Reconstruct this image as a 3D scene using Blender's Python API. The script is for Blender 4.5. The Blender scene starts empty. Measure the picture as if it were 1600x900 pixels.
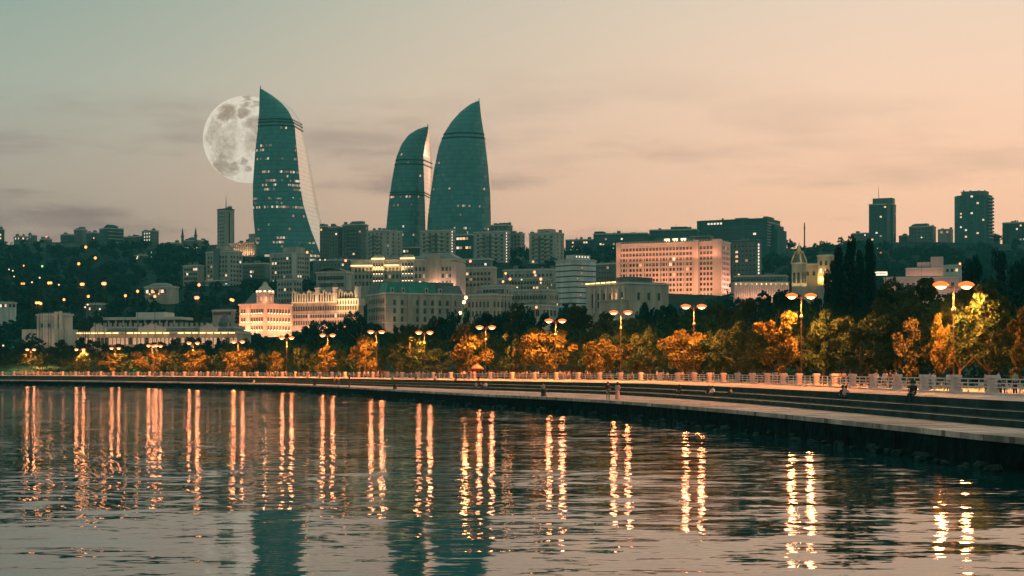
import bpy, math, random
import numpy as np
from mathutils import Vector, Matrix

rng = random.Random(11)
nrng = np.random.default_rng(5)
F, EYE, HY = 2600.0, 4.4, 579.0          # focal length in photo pixels, eye height over the water, horizon row
SC = bpy.context.scene
COL = SC.collection
rad = math.radians

# ------------------------------------------------------------------ camera, sky, sun, exposure
cam = bpy.data.cameras.new('camera')
cam.sensor_fit = 'HORIZONTAL'
cam.sensor_width = 36.0
cam.lens = 36.0 * F / 1600.0
cam.shift_y = (HY - 450.0) / 1600.0
cam.clip_start, cam.clip_end = 0.5, 90000.0
camo = bpy.data.objects.new('camera', cam)
camo.location = (0, 0, EYE)
camo.rotation_euler = (rad(90), 0, 0)
COL.objects.link(camo)
SC.camera = camo

SUN_EL, SUN_AZ = 1.5, 38.0               # the sun has just gone behind the hill, ahead and to the east of the frame
SKY_STRENGTH = 1.26
w = bpy.data.worlds.new('World')
SC.world = w
w.use_nodes = True
wn, wl = w.node_tree.nodes, w.node_tree.links
wn.clear()


def wnode(t, **kw):
    n = wn.new(t)
    for k, v in kw.items():
        setattr(n, k, v)
    return n


def ramp(nodes, stops, interp='LINEAR'):
    n = nodes.new('ShaderNodeValToRGB')
    cr = n.color_ramp
    cr.interpolation = interp
    while len(cr.elements) < len(stops):
        cr.elements.new(0.5)
    for e, (p, c) in zip(cr.elements, stops):
        e.position = p
        e.color = (*c, 1)
    return n


def srgb(r, g, b):
    f = lambda c: (c / 255 / 12.92) if c / 255 <= 0.04045 else ((c / 255 + 0.055) / 1.055) ** 2.4
    return (f(r), f(g), f(b))


tc = wnode('ShaderNodeTexCoord')
sep = wnode('ShaderNodeSeparateXYZ')
wl.new(tc.outputs['Generated'], sep.inputs[0])
el = wnode('ShaderNodeMath', operation='MULTIPLY')
el.inputs[1].default_value = 2.5
wl.new(sep.outputs['Z'], el.inputs[0])
# elevation ramps: cool side, warm (sunset) side and the dark eastern sky behind
cool = ramp(wn, [(0.0, srgb(132, 104, 94)), (0.12, srgb(145, 123, 112)), (0.28, srgb(158, 148, 136)),
                 (0.42, srgb(150, 160, 148)), (0.56, srgb(126, 150, 141)), (1.0, srgb(138, 158, 150))])
warm = ramp(wn, [(0.0, srgb(252, 168, 128)), (0.10, srgb(250, 182, 145)), (0.26, srgb(247, 194, 160)),
                 (0.42, srgb(238, 199, 171)), (0.56, srgb(222, 198, 176)), (1.0, srgb(186, 182, 164))])
east = ramp(wn, [(0.0, srgb(104, 122, 116)), (0.3, srgb(118, 138, 132)), (1.0, srgb(140, 160, 152))])
for r_ in (cool, warm, east):
    wl.new(el.outputs[0], r_.inputs[0])
azf = wnode('ShaderNodeMapRange', interpolation_type='SMOOTHSTEP')
azf.inputs['From Min'].default_value = -0.40
azf.inputs['From Max'].default_value = 0.29
wl.new(sep.outputs['X'], azf.inputs['Value'])
mx1 = wnode('ShaderNodeMix', data_type='RGBA')
wl.new(azf.outputs[0], mx1.inputs['Factor'])
wl.new(cool.outputs[0], mx1.inputs['A'])
wl.new(warm.outputs[0], mx1.inputs['B'])
bkf = wnode('ShaderNodeMapRange', interpolation_type='SMOOTHSTEP')
bkf.inputs['From Min'].default_value = 0.55
bkf.inputs['From Max'].default_value = -0.35
wl.new(sep.outputs['Y'], bkf.inputs['Value'])
mx2 = wnode('ShaderNodeMix', data_type='RGBA')
wl.new(bkf.outputs[0], mx2.inputs['Factor'])
wl.new(mx1.outputs['Result'], mx2.inputs['A'])
wl.new(east.outputs[0], mx2.inputs['B'])
# thin streaks of dusk cloud low over the western side
mpc = wnode('ShaderNodeMapping')
mpc.inputs['Scale'].default_value = (5.0, 3.0, 26.0)
mpc.inputs['Rotation'].default_value = (0, rad(-5), 0)
wl.new(tc.outputs['Generated'], mpc.inputs['Vector'])
cn = wnode('ShaderNodeTexNoise')
cn.inputs['Scale'].default_value = 1.3
cn.inputs['Detail'].default_value = 6.0
cn.inputs['Roughness'].default_value = 0.55
wl.new(mpc.outputs[0], cn.inputs['Vector'])
cm = wnode('ShaderNodeMapRange', interpolation_type='SMOOTHSTEP')
cm.inputs['From Min'].default_value = 0.46
cm.inputs['From Max'].default_value = 0.66
cm.inputs['To Max'].default_value = 0.95
wl.new(cn.outputs[0], cm.inputs['Value'])
clow = wnode('ShaderNodeMapRange', interpolation_type='SMOOTHSTEP')
clow.inputs['From Min'].default_value = 0.20
clow.inputs['From Max'].default_value = 0.08
wl.new(sep.outputs['Z'], clow.inputs['Value'])
cmul = wnode('ShaderNodeMath', operation='MULTIPLY')
wl.new(cm.outputs[0], cmul.inputs[0])
wl.new(clow.outputs[0], cmul.inputs[1])
cwest = wnode('ShaderNodeMapRange')
cwest.inputs['From Min'].default_value = 0.22
cwest.inputs['From Max'].default_value = -0.12
cwest.inputs['To Min'].default_value = 0.32
wl.new(sep.outputs['X'], cwest.inputs['Value'])
cmul2 = wnode('ShaderNodeMath', operation='MULTIPLY')
wl.new(cmul.outputs[0], cmul2.inputs[0])
wl.new(cwest.outputs[0], cmul2.inputs[1])
mx3 = wnode('ShaderNodeMix', data_type='RGBA')
wl.new(cmul2.outputs[0], mx3.inputs['Factor'])
wl.new(mx2.outputs['Result'], mx3.inputs['A'])
mx3.inputs['B'].default_value = (*srgb(136, 112, 108), 1)
# the physical twilight sky, kept faint under the graded dusk colours
nish = wnode('ShaderNodeTexSky', sky_type='NISHITA')
nish.sun_disc = False
nish.sun_elevation = rad(SUN_EL)
nish.sun_rotation = rad(SUN_AZ)
addn = wnode('ShaderNodeMix', data_type='RGBA', blend_type='ADD')
addn.inputs['Factor'].default_value = 0.004
wl.new(mx3.outputs['Result'], addn.inputs['A'])
wl.new(nish.outputs[0], addn.inputs['B'])
bg = wnode('ShaderNodeBackground')
bg.inputs['Strength'].default_value = SKY_STRENGTH
wl.new(addn.outputs['Result'], bg.inputs['Color'])
wo = wnode('ShaderNodeOutputWorld')
wl.new(bg.outputs[0], wo.inputs['Surface'])

sl = bpy.data.lights.new('sun', 'SUN')
sl.energy = 0.25
sl.angle = rad(4)
sl.color = (1.0, 0.62, 0.40)
so = bpy.data.objects.new('sun', sl)
sd = Vector((math.sin(rad(SUN_AZ)) * math.cos(rad(SUN_EL)), math.cos(rad(SUN_AZ)) * math.cos(rad(SUN_EL)), math.sin(rad(SUN_EL))))
so.rotation_euler = (-sd).to_track_quat('-Z', 'Y').to_euler()
so.location = sd * 3000
COL.objects.link(so)

SC.render.engine = 'CYCLES'
SC.view_settings.view_transform = 'Standard'
SC.view_settings.look = 'None'
SC.view_settings.exposure = 0.0
SC.view_settings.gamma = 1.0
SC.cycles.use_denoising = True
SC.cycles.max_bounces = 5
SC.cycles.diffuse_bounces = 2
SC.cycles.glossy_bounces = 3
SC.cycles.transmission_bounces = 2
SC.cycles.transparent_max_bounces = 4
SC.cycles.volume_bounces = 0
SC.cycles.sample_clamp_indirect = 6.0
SC.cycles.caustics_reflective = False
SC.cycles.caustics_refractive = False

# ------------------------------------------------------------------ materials
MATS = {}


def mat(name, c, rough=0.75, metal=0.0, var=0.24, scale=0.25, streak=False, bump=0.0, bscale=3.0, spec=0.35):
    m = bpy.data.materials.new(name)
    m.use_nodes = True
    n, l = m.node_tree.nodes, m.node_tree.links
    b = n['Principled BSDF']
    b.inputs['Roughness'].default_value = rough
    b.inputs['Metallic'].default_value = metal
    b.inputs['Specular IOR Level'].default_value = spec
    t = n.new('ShaderNodeTexCoord')
    mp = n.new('ShaderNodeMapping')
    mp.inputs['Scale'].default_value = (1, 1, 0.18 if streak else 1)
    l.new(t.outputs['Object'], mp.inputs['Vector'])
    nz = n.new('ShaderNodeTexNoise')
    nz.inputs['Scale'].default_value = scale
    nz.inputs['Detail'].default_value = 5
    nz.inputs['Roughness'].default_value = 0.65
    l.new(mp.outputs[0], nz.inputs['Vector'])
    lo = tuple(max(0, x * (1 - 1.6 * var)) for x in c)
    hi = tuple(min(1, x * (1 + 1.2 * var)) for x in c)
    r = ramp(n, [(0.3, lo), (0.7, hi)])
    l.new(nz.outputs[0], r.inputs[0])
    l.new(r.outputs[0], b.inputs['Base Color'])
    if bump:
        n2 = n.new('ShaderNodeTexNoise')
        n2.inputs['Scale'].default_value = bscale
        n2.inputs['Detail'].default_value = 4
        l.new(t.outputs['Object'], n2.inputs['Vector'])
        bp = n.new('ShaderNodeBump')
        bp.inputs['Strength'].default_value = 1.0
        bp.inputs['Distance'].default_value = bump
        l.new(n2.outputs[0], bp.inputs['Height'])
        l.new(bp.outputs[0], b.inputs['Normal'])
    MATS[name] = m
    return m


def emit(name, c, s):
    m = bpy.data.materials.new(name)
    m.use_nodes = True
    b = m.node_tree.nodes['Principled BSDF']
    b.inputs['Base Color'].default_value = (0.6, 0.5, 0.4, 1)
    b.inputs['Emission Color'].default_value = (*c, 1)
    b.inputs['Emission Strength'].default_value = s
    MATS[name] = m
    return m


mat('beige_stone', (0.44, 0.37, 0.28), streak=True)
mat('pale_stone', (0.52, 0.46, 0.38), streak=True)
mat('pink_stone', (0.55, 0.42, 0.36), streak=True, var=0.10)
mat('grey_concrete', (0.40, 0.38, 0.33), streak=True)
mat('dark_concrete', (0.13, 0.18, 0.16), streak=True)
mat('teal_cladding', (0.03, 0.11, 0.105), streak=True)
mat('white_render', (0.62, 0.60, 0.54), streak=True)
mat('olive_render', (0.42, 0.38, 0.30), streak=True)
mat('green_roof', (0.02, 0.20, 0.13), rough=0.5, var=0.25)
mat('grey_roof', (0.22, 0.25, 0.24), rough=0.6)
mat('slate_roof', (0.10, 0.13, 0.13), rough=0.6)
mat('trim', (0.60, 0.54, 0.45), var=0.1)
mat('dark_trim', (0.07, 0.09, 0.085), var=0.1)
mat('window_frame', (0.30, 0.26, 0.21), var=0.1)
mat('glass_dark', (0.012, 0.03, 0.03), rough=0.18, var=0.3, spec=0.5)
mat('gold', (0.75, 0.55, 0.22), rough=0.35, metal=0.6, var=0.15)
mat('balustrade_stone', (0.72, 0.52, 0.46), var=0.14, scale=2.0)
mat('rail_metal', (0.62, 0.55, 0.50), var=0.08)
mat('promenade_paving', (0.30, 0.27, 0.24), scale=0.6, var=0.25)
mat('quay_stone', (0.66, 0.48, 0.40), scale=0.55, var=0.30, bump=0.05, bscale=2.5)
qn, ql = MATS['quay_stone'].node_tree.nodes, MATS['quay_stone'].node_tree.links
qb = qn['Principled BSDF']
src = qb.inputs['Base Color'].links[0].from_socket
bt = qn.new('ShaderNodeTexBrick')
bt.inputs['Scale'].default_value = 1.0
bt.inputs['Brick Width'].default_value = 1.9
bt.inputs['Row Height'].default_value = 2.7
bt.inputs['Mortar Size'].default_value = 0.05
bt.inputs['Color1'].default_value = (1, 1, 1, 1)
bt.inputs['Color2'].default_value = (0.72, 0.74, 0.74, 1)
bt.inputs['Mortar'].default_value = (0.3, 0.32, 0.3, 1)
qt = qn.new('ShaderNodeTexCoord')
ql.new(qt.outputs['Object'], bt.inputs['Vector'])
st = qn.new('ShaderNodeTexNoise')
st.inputs['Scale'].default_value = 0.16
st.inputs['Detail'].default_value = 7
st.inputs['Roughness'].default_value = 0.7
ql.new(qt.outputs['Object'], st.inputs['Vector'])
sr = ramp(qn, [(0.36, (0.42, 0.46, 0.44)), (0.56, (1, 1, 1))])
ql.new(st.outputs[0], sr.inputs[0])
ma = qn.new('ShaderNodeMix')
ma.data_type, ma.blend_type = 'RGBA', 'MULTIPLY'
ma.inputs['Factor'].default_value = 1.0
ql.new(src, ma.inputs['A'])
ql.new(bt.outputs['Color'], ma.inputs['B'])
mb_ = qn.new('ShaderNodeMix')
mb_.data_type, mb_.blend_type = 'RGBA', 'MULTIPLY'
mb_.inputs['Factor'].default_value = 1.0
ql.new(ma.outputs['Result'], mb_.inputs['A'])
ql.new(sr.outputs[0], mb_.inputs['B'])
ql.new(mb_.outputs['Result'], qb.inputs['Base Color'])
mat('step_stone', (0.03, 0.060, 0.056), scale=0.5, var=0.35, rough=0.9, spec=0.08)  # dark stone, the shade on risers and treads put into its colour
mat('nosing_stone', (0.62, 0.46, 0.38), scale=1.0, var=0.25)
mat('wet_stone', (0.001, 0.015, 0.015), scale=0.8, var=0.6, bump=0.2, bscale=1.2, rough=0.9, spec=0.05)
mat('rock', (0.02, 0.05, 0.045), scale=1.0, var=0.6, bump=0.1, bscale=3.0, rough=0.8, spec=0.1)
mat('bark', (0.07, 0.055, 0.04), scale=3.0, var=0.3, bump=0.03, bscale=6)
mat('soil', (0.002, 0.030, 0.027), spec=0.03, scale=0.05, var=0.5)
mat('iron', (0.06, 0.045, 0.035), rough=0.5, var=0.2)
mat('dark_iron', (0.02, 0.025, 0.025), rough=0.5, var=0.2)
mat('skin', (0.40, 0.25, 0.18), var=0.05)
mat('hair', (0.02, 0.017, 0.015), var=0.2)
for nm, c in dict(white_cloth=(.7, .64, .6), pink_cloth=(.62, .33, .32), navy_cloth=(.02, .03, .06), black_cloth=(.015, .02, .02),
                  grey_cloth=(.22, .22, .21), denim=(.06, .09, .13), red_cloth=(.35, .06, .05), tan_cloth=(.42, .32, .22)).items():
    mat(nm, c, var=0.12, scale=4)
emit('lamp_glow', (1.0, 0.34, 0.12), 9.0)
emit('shade_halo', (1.0, 0.19, 0.03), 1.5)  # glowing lamp shade, stands in for the orange halo round each head
emit('lamp_glow_white', (1.0, 0.66, 0.45), 1.5)
emit('lamp_glow_orange', (1.0, 0.26, 0.05), 2.4)
emit('lamp_glow_red', (1.0, 0.16, 0.08), 3.5)
emit('lamp_glow_green', (0.35, 1.0, 0.35), 1.5)
emit('window_warm', (1.0, 0.55, 0.25), 1.5)
emit('window_pale', (1.0, 0.86, 0.68), 1.3)
emit('window_dim', (1.0, 0.5, 0.28), 0.45)
emit('led_strip', (1.0, 0.62, 0.25), 2.6)
emit('sconce', (1.0, 0.66, 0.36), 3.2)
emit('facade_dot', (1.0, 0.8, 0.6), 1.4)
emit('teal_light', (0.45, 1.0, 0.85), 1.2)
M = MATS
MATS['shade_halo'].node_tree.nodes['Principled BSDF'].inputs['Base Color'].default_value = (0.02, 0.015, 0.01, 1)


def leaf_mat(name, lo, hi, trans=0.30):
    m = bpy.data.materials.new(name)
    m.use_nodes = True
    n, l = m.node_tree.nodes, m.node_tree.links
    b = n['Principled BSDF']
    b.inputs['Roughness'].default_value = 0.65
    b.inputs['Specular IOR Level'].default_value = 0.04
    at = n.new('ShaderNodeAttribute')
    at.attribute_name = 'tone'
    r = ramp(n, [(0.0, lo), (1.0, hi)])
    l.new(at.outputs['Fac'], r.inputs[0])
    l.new(r.outputs[0], b.inputs['Base Color'])
    tr = n.new('ShaderNodeBsdfTranslucent')
    l.new(r.outputs[0], tr.inputs['Color'])
    ms = n.new('ShaderNodeMixShader')
    ms.inputs[0].default_value = trans
    l.new(b.outputs[0], ms.inputs[1])
    l.new(tr.outputs[0], ms.inputs[2])
    l.new(ms.outputs[0], n['Material Output'].inputs['Surface'])
    MATS[name] = m


leaf_mat('leaf_lamplit', (0.045, 0.052, 0.016), (0.17, 0.130, 0.035))  # yellow-green leaf, made paler to carry the lamplight on crowns near lamps
leaf_mat('leaf_mid', (0.012, 0.040, 0.022), (0.055, 0.075, 0.028))
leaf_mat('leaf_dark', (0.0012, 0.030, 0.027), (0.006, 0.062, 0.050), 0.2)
leaf_mat('leaf_brown', (0.045, 0.055, 0.028), (0.10, 0.09, 0.045))


# ------------------------------------------------------------------ builders
class MB:
    def __init__(s):
        s.v, s.f, s.m, s.uv = [], [], [], {}

    def quad(s, a, b, c, d, m=0):
        i = len(s.v)
        s.v += [a, b, c, d]
        s.f.append((i, i + 1, i + 2, i + 3))
        s.m.append(m)

    def poly(s, pts, m=0):
        i = len(s.v)
        s.v += list(pts)
        s.f.append(tuple(range(i, i + len(pts))))
        s.m.append(m)

    def box(s, x0, x1, y0, y1, z0, z1, m=0, cap=None):
        i = len(s.v)
        s.v += [(x0, y0, z0), (x1, y0, z0), (x1, y1, z0), (x0, y1, z0), (x0, y0, z1), (x1, y0, z1), (x1, y1, z1), (x0, y1, z1)]
        for k, q in enumerate(((0, 3, 2, 1), (4, 5, 6, 7), (0, 1, 5, 4), (1, 2, 6, 5), (2, 3, 7, 6), (3, 0, 4, 7))):
            s.f.append(tuple(i + j for j in q))
            s.m.append(cap if (k == 1 and cap is not None) else m)

    def frustum(s, p0, p1, z0, z1, m=0, cap=None):
        i = len(s.v)
        n = len(p0)
        s.v += [(x, y, z0) for x, y in p0] + [(x, y, z1) for x, y in p1]
        for k in range(n):
            s.f.append((i + k, i + (k + 1) % n, i + n + (k + 1) % n, i + n + k))
            s.m.append(m)
        s.f.append(tuple(i + n + k for k in range(n)))
        s.m.append(m if cap is None else cap)

    def lathe(s, prof, n=10, cx=0, cy=0, m=0, sx=1.0, sy=1.0):
        rows = []
        for r, z in prof:
            rows.append(len(s.v))
            s.v += [(cx + sx * r * math.cos(2 * math.pi * k / n), cy + sy * r * math.sin(2 * math.pi * k / n), z) for k in range(n)]
        for a, b in zip(rows, rows[1:]):
            for k in range(n):
                s.f.append((a + k, a + (k + 1) % n, b + (k + 1) % n, b + k))
                s.m.append(m)
        s.f.append(tuple(rows[-1] + k for k in range(n)))
        s.m.append(m)

    def tube(s, pts, rs, n=6, m=0):
        rows = []
        for k, p in enumerate(pts):
            p = Vector(p)
            a = Vector(pts[max(0, k - 1)])
            b = Vector(pts[min(len(pts) - 1, k + 1)])
            d = (b - a).normalized()
            u = d.orthogonal().normalized() if abs(d.z) < 0.95 else d.cross(Vector((0, 1, 0))).normalized()
            v = d.cross(u)
            r = rs[k] if isinstance(rs, (list, tuple)) else rs
            rows.append(len(s.v))
            s.v += [tuple(p + u * (r * math.cos(2 * math.pi * j / n)) + v * (r * math.sin(2 * math.pi * j / n))) for j in range(n)]
        for a, b in zip(rows, rows[1:]):
            for j in range(n):
                s.f.append((a + j, a + (j + 1) % n, b + (j + 1) % n, b + j))
                s.m.append(m)
        s.f.append(tuple(rows[-1] + j for j in range(n)))
        s.m.append(m)
        s.f.append(tuple(rows[0] + j for j in reversed(range(n))))
        s.m.append(m)

    def ball(s, c, rx, ry, rz, n=8, k=5, m=0):
        s.lathe([(max(1e-3, math.sin(math.pi * i / k)) * rx, c[2] - math.cos(math.pi * i / k) * rz) for i in range(k + 1)], n, c[0], c[1], m, 1, ry / rx)

    def mesh(s, name, mats, smooth=False):
        me = bpy.data.meshes.new(name)
        me.from_pydata(s.v, [], s.f)
        for x in mats:
            me.materials.append(M[x] if isinstance(x, str) else x)
        me.polygons.foreach_set('material_index', s.m)
        if smooth:
            me.polygons.foreach_set('use_smooth', [True] * len(s.f))
        me.update()
        return me

    def obj(s, name, mats, parent=None, smooth=False, **kw):
        return put(name, s.mesh(name, mats, smooth), parent, **kw)


def put(name, me, parent=None, loc=(0, 0, 0), rz=0.0, label=None, cat=None, group=None, kind=None, scale=None):
    o = bpy.data.objects.new(name, me)
    COL.objects.link(o)
    o.location = loc
    if rz:
        o.rotation_euler = (0, 0, rz)
    if scale:
        o.scale = scale
    if parent is not None:
        o.parent = parent
    tag(o, label, cat, group, kind)
    return o


def tag(o, label=None, cat=None, group=None, kind=None):
    for k, v in (('label', label), ('category', cat), ('group', group), ('kind', kind)):
        if v:
            o[k] = v
    return o


def empty(name, loc, rz=0.0, **kw):
    o = put(name, None, None, loc, rz, **kw)
    o.empty_display_size = 1.0
    return o


def W(px, py, D):
    return Vector(((px - 800) / F * D, D, EYE + (HY - py) / F * D))


def lamp_light(kind, parent, loc, energy, color, size=0.3, rot=None, size_y=None, name='lamp_light', spread=None):
    l = bpy.data.lights.new(name, kind)
    l.energy = energy
    l.color = color
    if kind == 'AREA':
        l.shape = 'RECTANGLE'
        l.size = size
        l.size_y = size_y or size
        if spread:
            l.spread = spread
    else:
        l.shadow_soft_size = size
    o = bpy.data.objects.new(name, l)
    COL.objects.link(o)
    o.parent = parent
    o.location = loc
    if rot:
        o.rotation_euler = rot
    return o


# ------------------------------------------------------------------ coast curves (quay edge and balustrade line)
PAIRS = [((46, -110), (76, -110)), ((40, -40), (60, -40)), ((34, 20), (47, 22)), ((27, 50), (38.5, 62)), ((22, 71.8), (33, 95)), ((20.3, 88), (31.8, 116)),
         ((17.5, 114), (31.2, 142)), ((14, 137), (30.6, 172)), ((9.8, 160), (28.6, 206)), ((5, 178), (24.8, 238)),
         ((-1, 196), (17, 266)), ((-9, 222), (5, 293)), ((-21, 265), (-11, 322)), ((-38, 325), (-34, 368)),
         ((-60, 377), (-62, 420)), ((-106, 448), (-110, 492)), ((-154, 505), (-160, 548)), ((-220, 570), (-230, 616)), ((-400, 720), (-410, 765)), ((-700, 950), (-705, 1000))]


def catmull(P, n=14):
    out = []
    for i in range(len(P) - 1):
        p0, p1, p2, p3 = (np.array(P[max(0, i - 1)], float), np.array(P[i], float), np.array(P[i + 1], float), np.array(P[min(len(P) - 1, i + 2)], float))
        for k in range(n):
            t = k / n
            out.append(0.5 * ((2 * p1) + (p2 - p0) * t + (2 * p0 - 5 * p1 + 4 * p2 - p3) * t * t + (3 * p1 - p0 - 3 * p2 + p3) * t ** 3))
    out.append(np.array(P[-1], float))
    return np.array(out)


EC = catmull([p[0] for p in PAIRS])
RC = catmull([p[1] for p in PAIRS])
tan = np.gradient(RC, axis=0)
tan /= np.linalg.norm(tan, axis=1)[:, None]
NRM = np.stack([tan[:, 1], -tan[:, 0]], 1)           # points inland


def curve_at(px, f):
    """The point a fraction f of the way from quay edge to balustrade that lies along the column px."""
    C = EC + (RC - EC) * f
    best = None
    for i in range(len(C) - 1):
        if C[i][1] < 55:
            continue
        a, b = C[i], C[i + 1]
        pa, pb = 800 + F * a[0] / a[1], 800 + F * b[0] / b[1]
        if (pa - px) * (pb - px) <= 0 and pa != pb:
            t = (pa - px) / (pa - pb)
            best = a + (b - a) * t
            break
    if best is None:
        best = C[-1]
    return float(best[0]), float(best[1])


def inland(x, y):
    d = RC - np.array([x, y])
    i = int(np.argmin((d * d).sum(1)))
    return float(-(d[i] @ NRM[i]))


HT = [(-300, 2.2), (480, 2.3), (560, 3.0), (650, 8), (800, 22), (950, 42), (1100, 62), (1250, 82), (1450, 104), (1600, 117), (1750, 120), (2700, 95)]
HTy = np.array([a for a, b in HT], float)
HTz = np.array([b for a, b in HT], float)


def hill(x, y):
    z = float(np.interp(y, HTy, HTz))
    if y > 560:
        k = min(1, (y - 560) / 700)
        z += k * (3.5 * math.sin(x * 0.011 + 1.3) * math.sin(y * 0.006) + 2.0 * math.sin(x * 0.031 + y * 0.017))
        z += 9 * min(1, max(0, (y - 1250) / 300)) * min(1, max(0, (abs(x - 20) - 170) / 130))
    return z


def ground(x, y):
    return hill(x, y) if inland(x, y) > 8 else -3.0


Z_PROM, Z_QUAY = 2.65, 1.5

# ------------------------------------------------------------------ setting: terrain, water, quay
gx = np.concatenate([np.arange(-1180, -460, 40), np.arange(-460, 460, 11.5), np.arange(460, 1181, 40)])
gy = np.concatenate([np.arange(-140, 60, 25), np.arange(60, 800, 11.5), np.arange(800, 1800, 22), np.arange(1800, 2561, 60)])
mb = MB()
for y in gy:
    for x in gx:
        mb.v.append((float(x), float(y), ground(float(x), float(y))))
nx = len(gx)
for j in range(len(gy) - 1):
    for i in range(nx - 1):
        a = j * nx + i
        mb.f.append((a, a + 1, a + nx + 1, a + nx))
        mb.m.append(0)
mb.obj('terrain', ['soil'], smooth=True, kind='structure')


def water_material():
    m = bpy.data.materials.new('water')
    m.use_nodes = True
    n, l = m.node_tree.nodes, m.node_tree.links
    b = n['Principled BSDF']
    b.inputs['Base Color'].default_value = (0.0002, 0.046, 0.045, 1)
    b.inputs['Roughness'].default_value = 0.03
    b.inputs['IOR'].default_value = 1.45
    g = n.new('ShaderNodeNewGeometry')

    def layer(sx, sy, detail, amp, w):
        mp = n.new('ShaderNodeMapping')
        mp.inputs['Scale'].default_value = (sx, sy, 1)
        mp.inputs['Location'].default_value = (w * 3.1, w * 7.7, 0)
        mp.inputs['Rotation'].default_value = (0, 0, rad(4 + 5 * w))
        l.new(g.outputs['Position'], mp.inputs['Vector'])
        t = n.new('ShaderNodeTexNoise')
        t.inputs['Scale'].default_value = 1.0
        t.inputs['Detail'].default_value = detail
        t.inputs['Roughness'].default_value = 0.5
        t.inputs['Distortion'].default_value = 0.6
        l.new(mp.outputs[0], t.inputs['Vector'])
        s = n.new('ShaderNodeVectorMath')
        s.operation = 'SUBTRACT'
        s.inputs[1].default_value = (0.5, 0.5, 0.5)
        l.new(t.outputs['Color'], s.inputs[0])
        k = n.new('ShaderNodeVectorMath')
        k.operation = 'MULTIPLY'
        k.inputs[1].default_value = (amp * 0.62, amp, 0)
        l.new(s.outputs[0], k.inputs[0])
        return k.outputs[0]

    def add(a, c):
        s = n.new('ShaderNodeVectorMath')
        s.operation = 'ADD'
        l.new(a, s.inputs[0])
        l.new(c, s.inputs[1])
        return s.outputs[0]

    big = layer(0.10, 0.20, 1, 0.045, 0)
    mid = layer(0.50, 1.25, 2, 0.16, 1)
    fine = layer(1.6, 5.0, 2, 0.12, 2)
    # calmer water close in, more wind ripple out in the bay, in broad drifting patches
    sp = n.new('ShaderNodeSeparateXYZ')
    l.new(g.outputs['Position'], sp.inputs[0])
    far = n.new('ShaderNodeMapRange')
    far.inputs['From Min'].default_value = 35
    far.inputs['From Max'].default_value = 260
    far.inputs['To Min'].default_value = 0.60
    far.inputs['To Max'].default_value = 1.5
    l.new(sp.outputs['Y'], far.inputs['Value'])
    pm = n.new('ShaderNodeMapping')
    pm.inputs['Scale'].default_value = (0.03, 0.07, 1)
    l.new(g.outputs['Position'], pm.inputs['Vector'])
    pn = n.new('ShaderNodeTexNoise')
    pn.inputs['Scale'].default_value = 1.0
    pn.inputs['Detail'].default_value = 3
    l.new(pm.outputs[0], pn.inputs['Vector'])
    pr = n.new('ShaderNodeMapRange')
    pr.inputs['From Min'].default_value = 0.35
    pr.inputs['From Max'].default_value = 0.65
    pr.inputs['To Min'].default_value = 0.75
    pr.inputs['To Max'].default_value = 1.25
    l.new(pn.outputs[0], pr.inputs['Value'])
    am = n.new('ShaderNodeMath')
    am.operation = 'MULTIPLY'
    l.new(far.outputs[0], am.inputs[0])
    l.new(pr.outputs[0], am.inputs[1])
    sl_ = n.new('ShaderNodeVectorMath')
    sl_.operation = 'SCALE'
    l.new(add(mid, fine), sl_.inputs[0])
    l.new(am.outputs[0], sl_.inputs['Scale'])
    up = n.new('ShaderNodeVectorMath')
    up.operation = 'ADD'
    up.inputs[1].default_value = (0, 0, 1)
    l.new(add(big, sl_.outputs[0]), up.inputs[0])
    nm = n.new('ShaderNodeVectorMath')
    nm.operation = 'NORMALIZE'
    l.new(up.outputs[0], nm.inputs[0])
    l.new(nm.outputs[0], b.inputs['Normal'])
    return m


MATS['water'] = water_material()
mb = MB()
mb.quad((-1180, -140, 0), (1180, -140, 0), (1180, 1200, 0), (-1180, 1200, 0))
mb.obj('water', ['water'], kind='structure')


def ribbon(mb, a, b, za, zb, m=0, i0=0, i1=None):
    """A sheet between two offset curves a, b (arrays of xy) at heights za, zb."""
    i1 = i1 or len(a) - 1
    for i in range(i0, i1):
        mb.quad((*a[i], za), (*a[i + 1], za), (*b[i + 1], zb), (*b[i], zb), m)


def lvl(f):
    return EC + (RC - EC) * f


# four broad stone steps from the lower quay up to the promenade
S1, S2, S3 = 0.36, 0.47, 0.58
LEDGE = 0.74
mb = MB()
nose = lambda f: RC * 0 + lvl(f) + (RC - EC) / np.linalg.norm(RC - EC, axis=1)[:, None] * 0.32
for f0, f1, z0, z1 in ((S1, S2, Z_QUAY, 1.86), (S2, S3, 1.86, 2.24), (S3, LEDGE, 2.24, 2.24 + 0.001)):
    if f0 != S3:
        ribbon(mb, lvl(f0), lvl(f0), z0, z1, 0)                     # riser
        ribbon(mb, lvl(f0), nose(f0), z1, z1, 1)                    # paler nosing
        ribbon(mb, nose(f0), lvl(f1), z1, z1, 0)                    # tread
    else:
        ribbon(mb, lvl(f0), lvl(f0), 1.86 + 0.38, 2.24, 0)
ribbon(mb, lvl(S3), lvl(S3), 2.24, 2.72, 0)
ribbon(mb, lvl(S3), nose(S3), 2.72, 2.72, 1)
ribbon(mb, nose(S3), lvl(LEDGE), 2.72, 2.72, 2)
ribbon(mb, lvl(LEDGE), RC - NRM * 0.55, 2.72, 2.80, 2)
mb.obj('quay_steps', ['step_stone', 'nosing_stone', 'quay_stone'], kind='structure')
mb = MB()
ribbon(mb, EC, lvl(S1), Z_QUAY, Z_QUAY, 0)
ribbon(mb, EC, EC, Z_QUAY - 0.28, Z_QUAY, 0)
ribbon(mb, EC + (RC - EC) * 0.004, EC + (RC - EC) * 0.004, -2.5, Z_QUAY - 0.28, 1)
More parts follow.
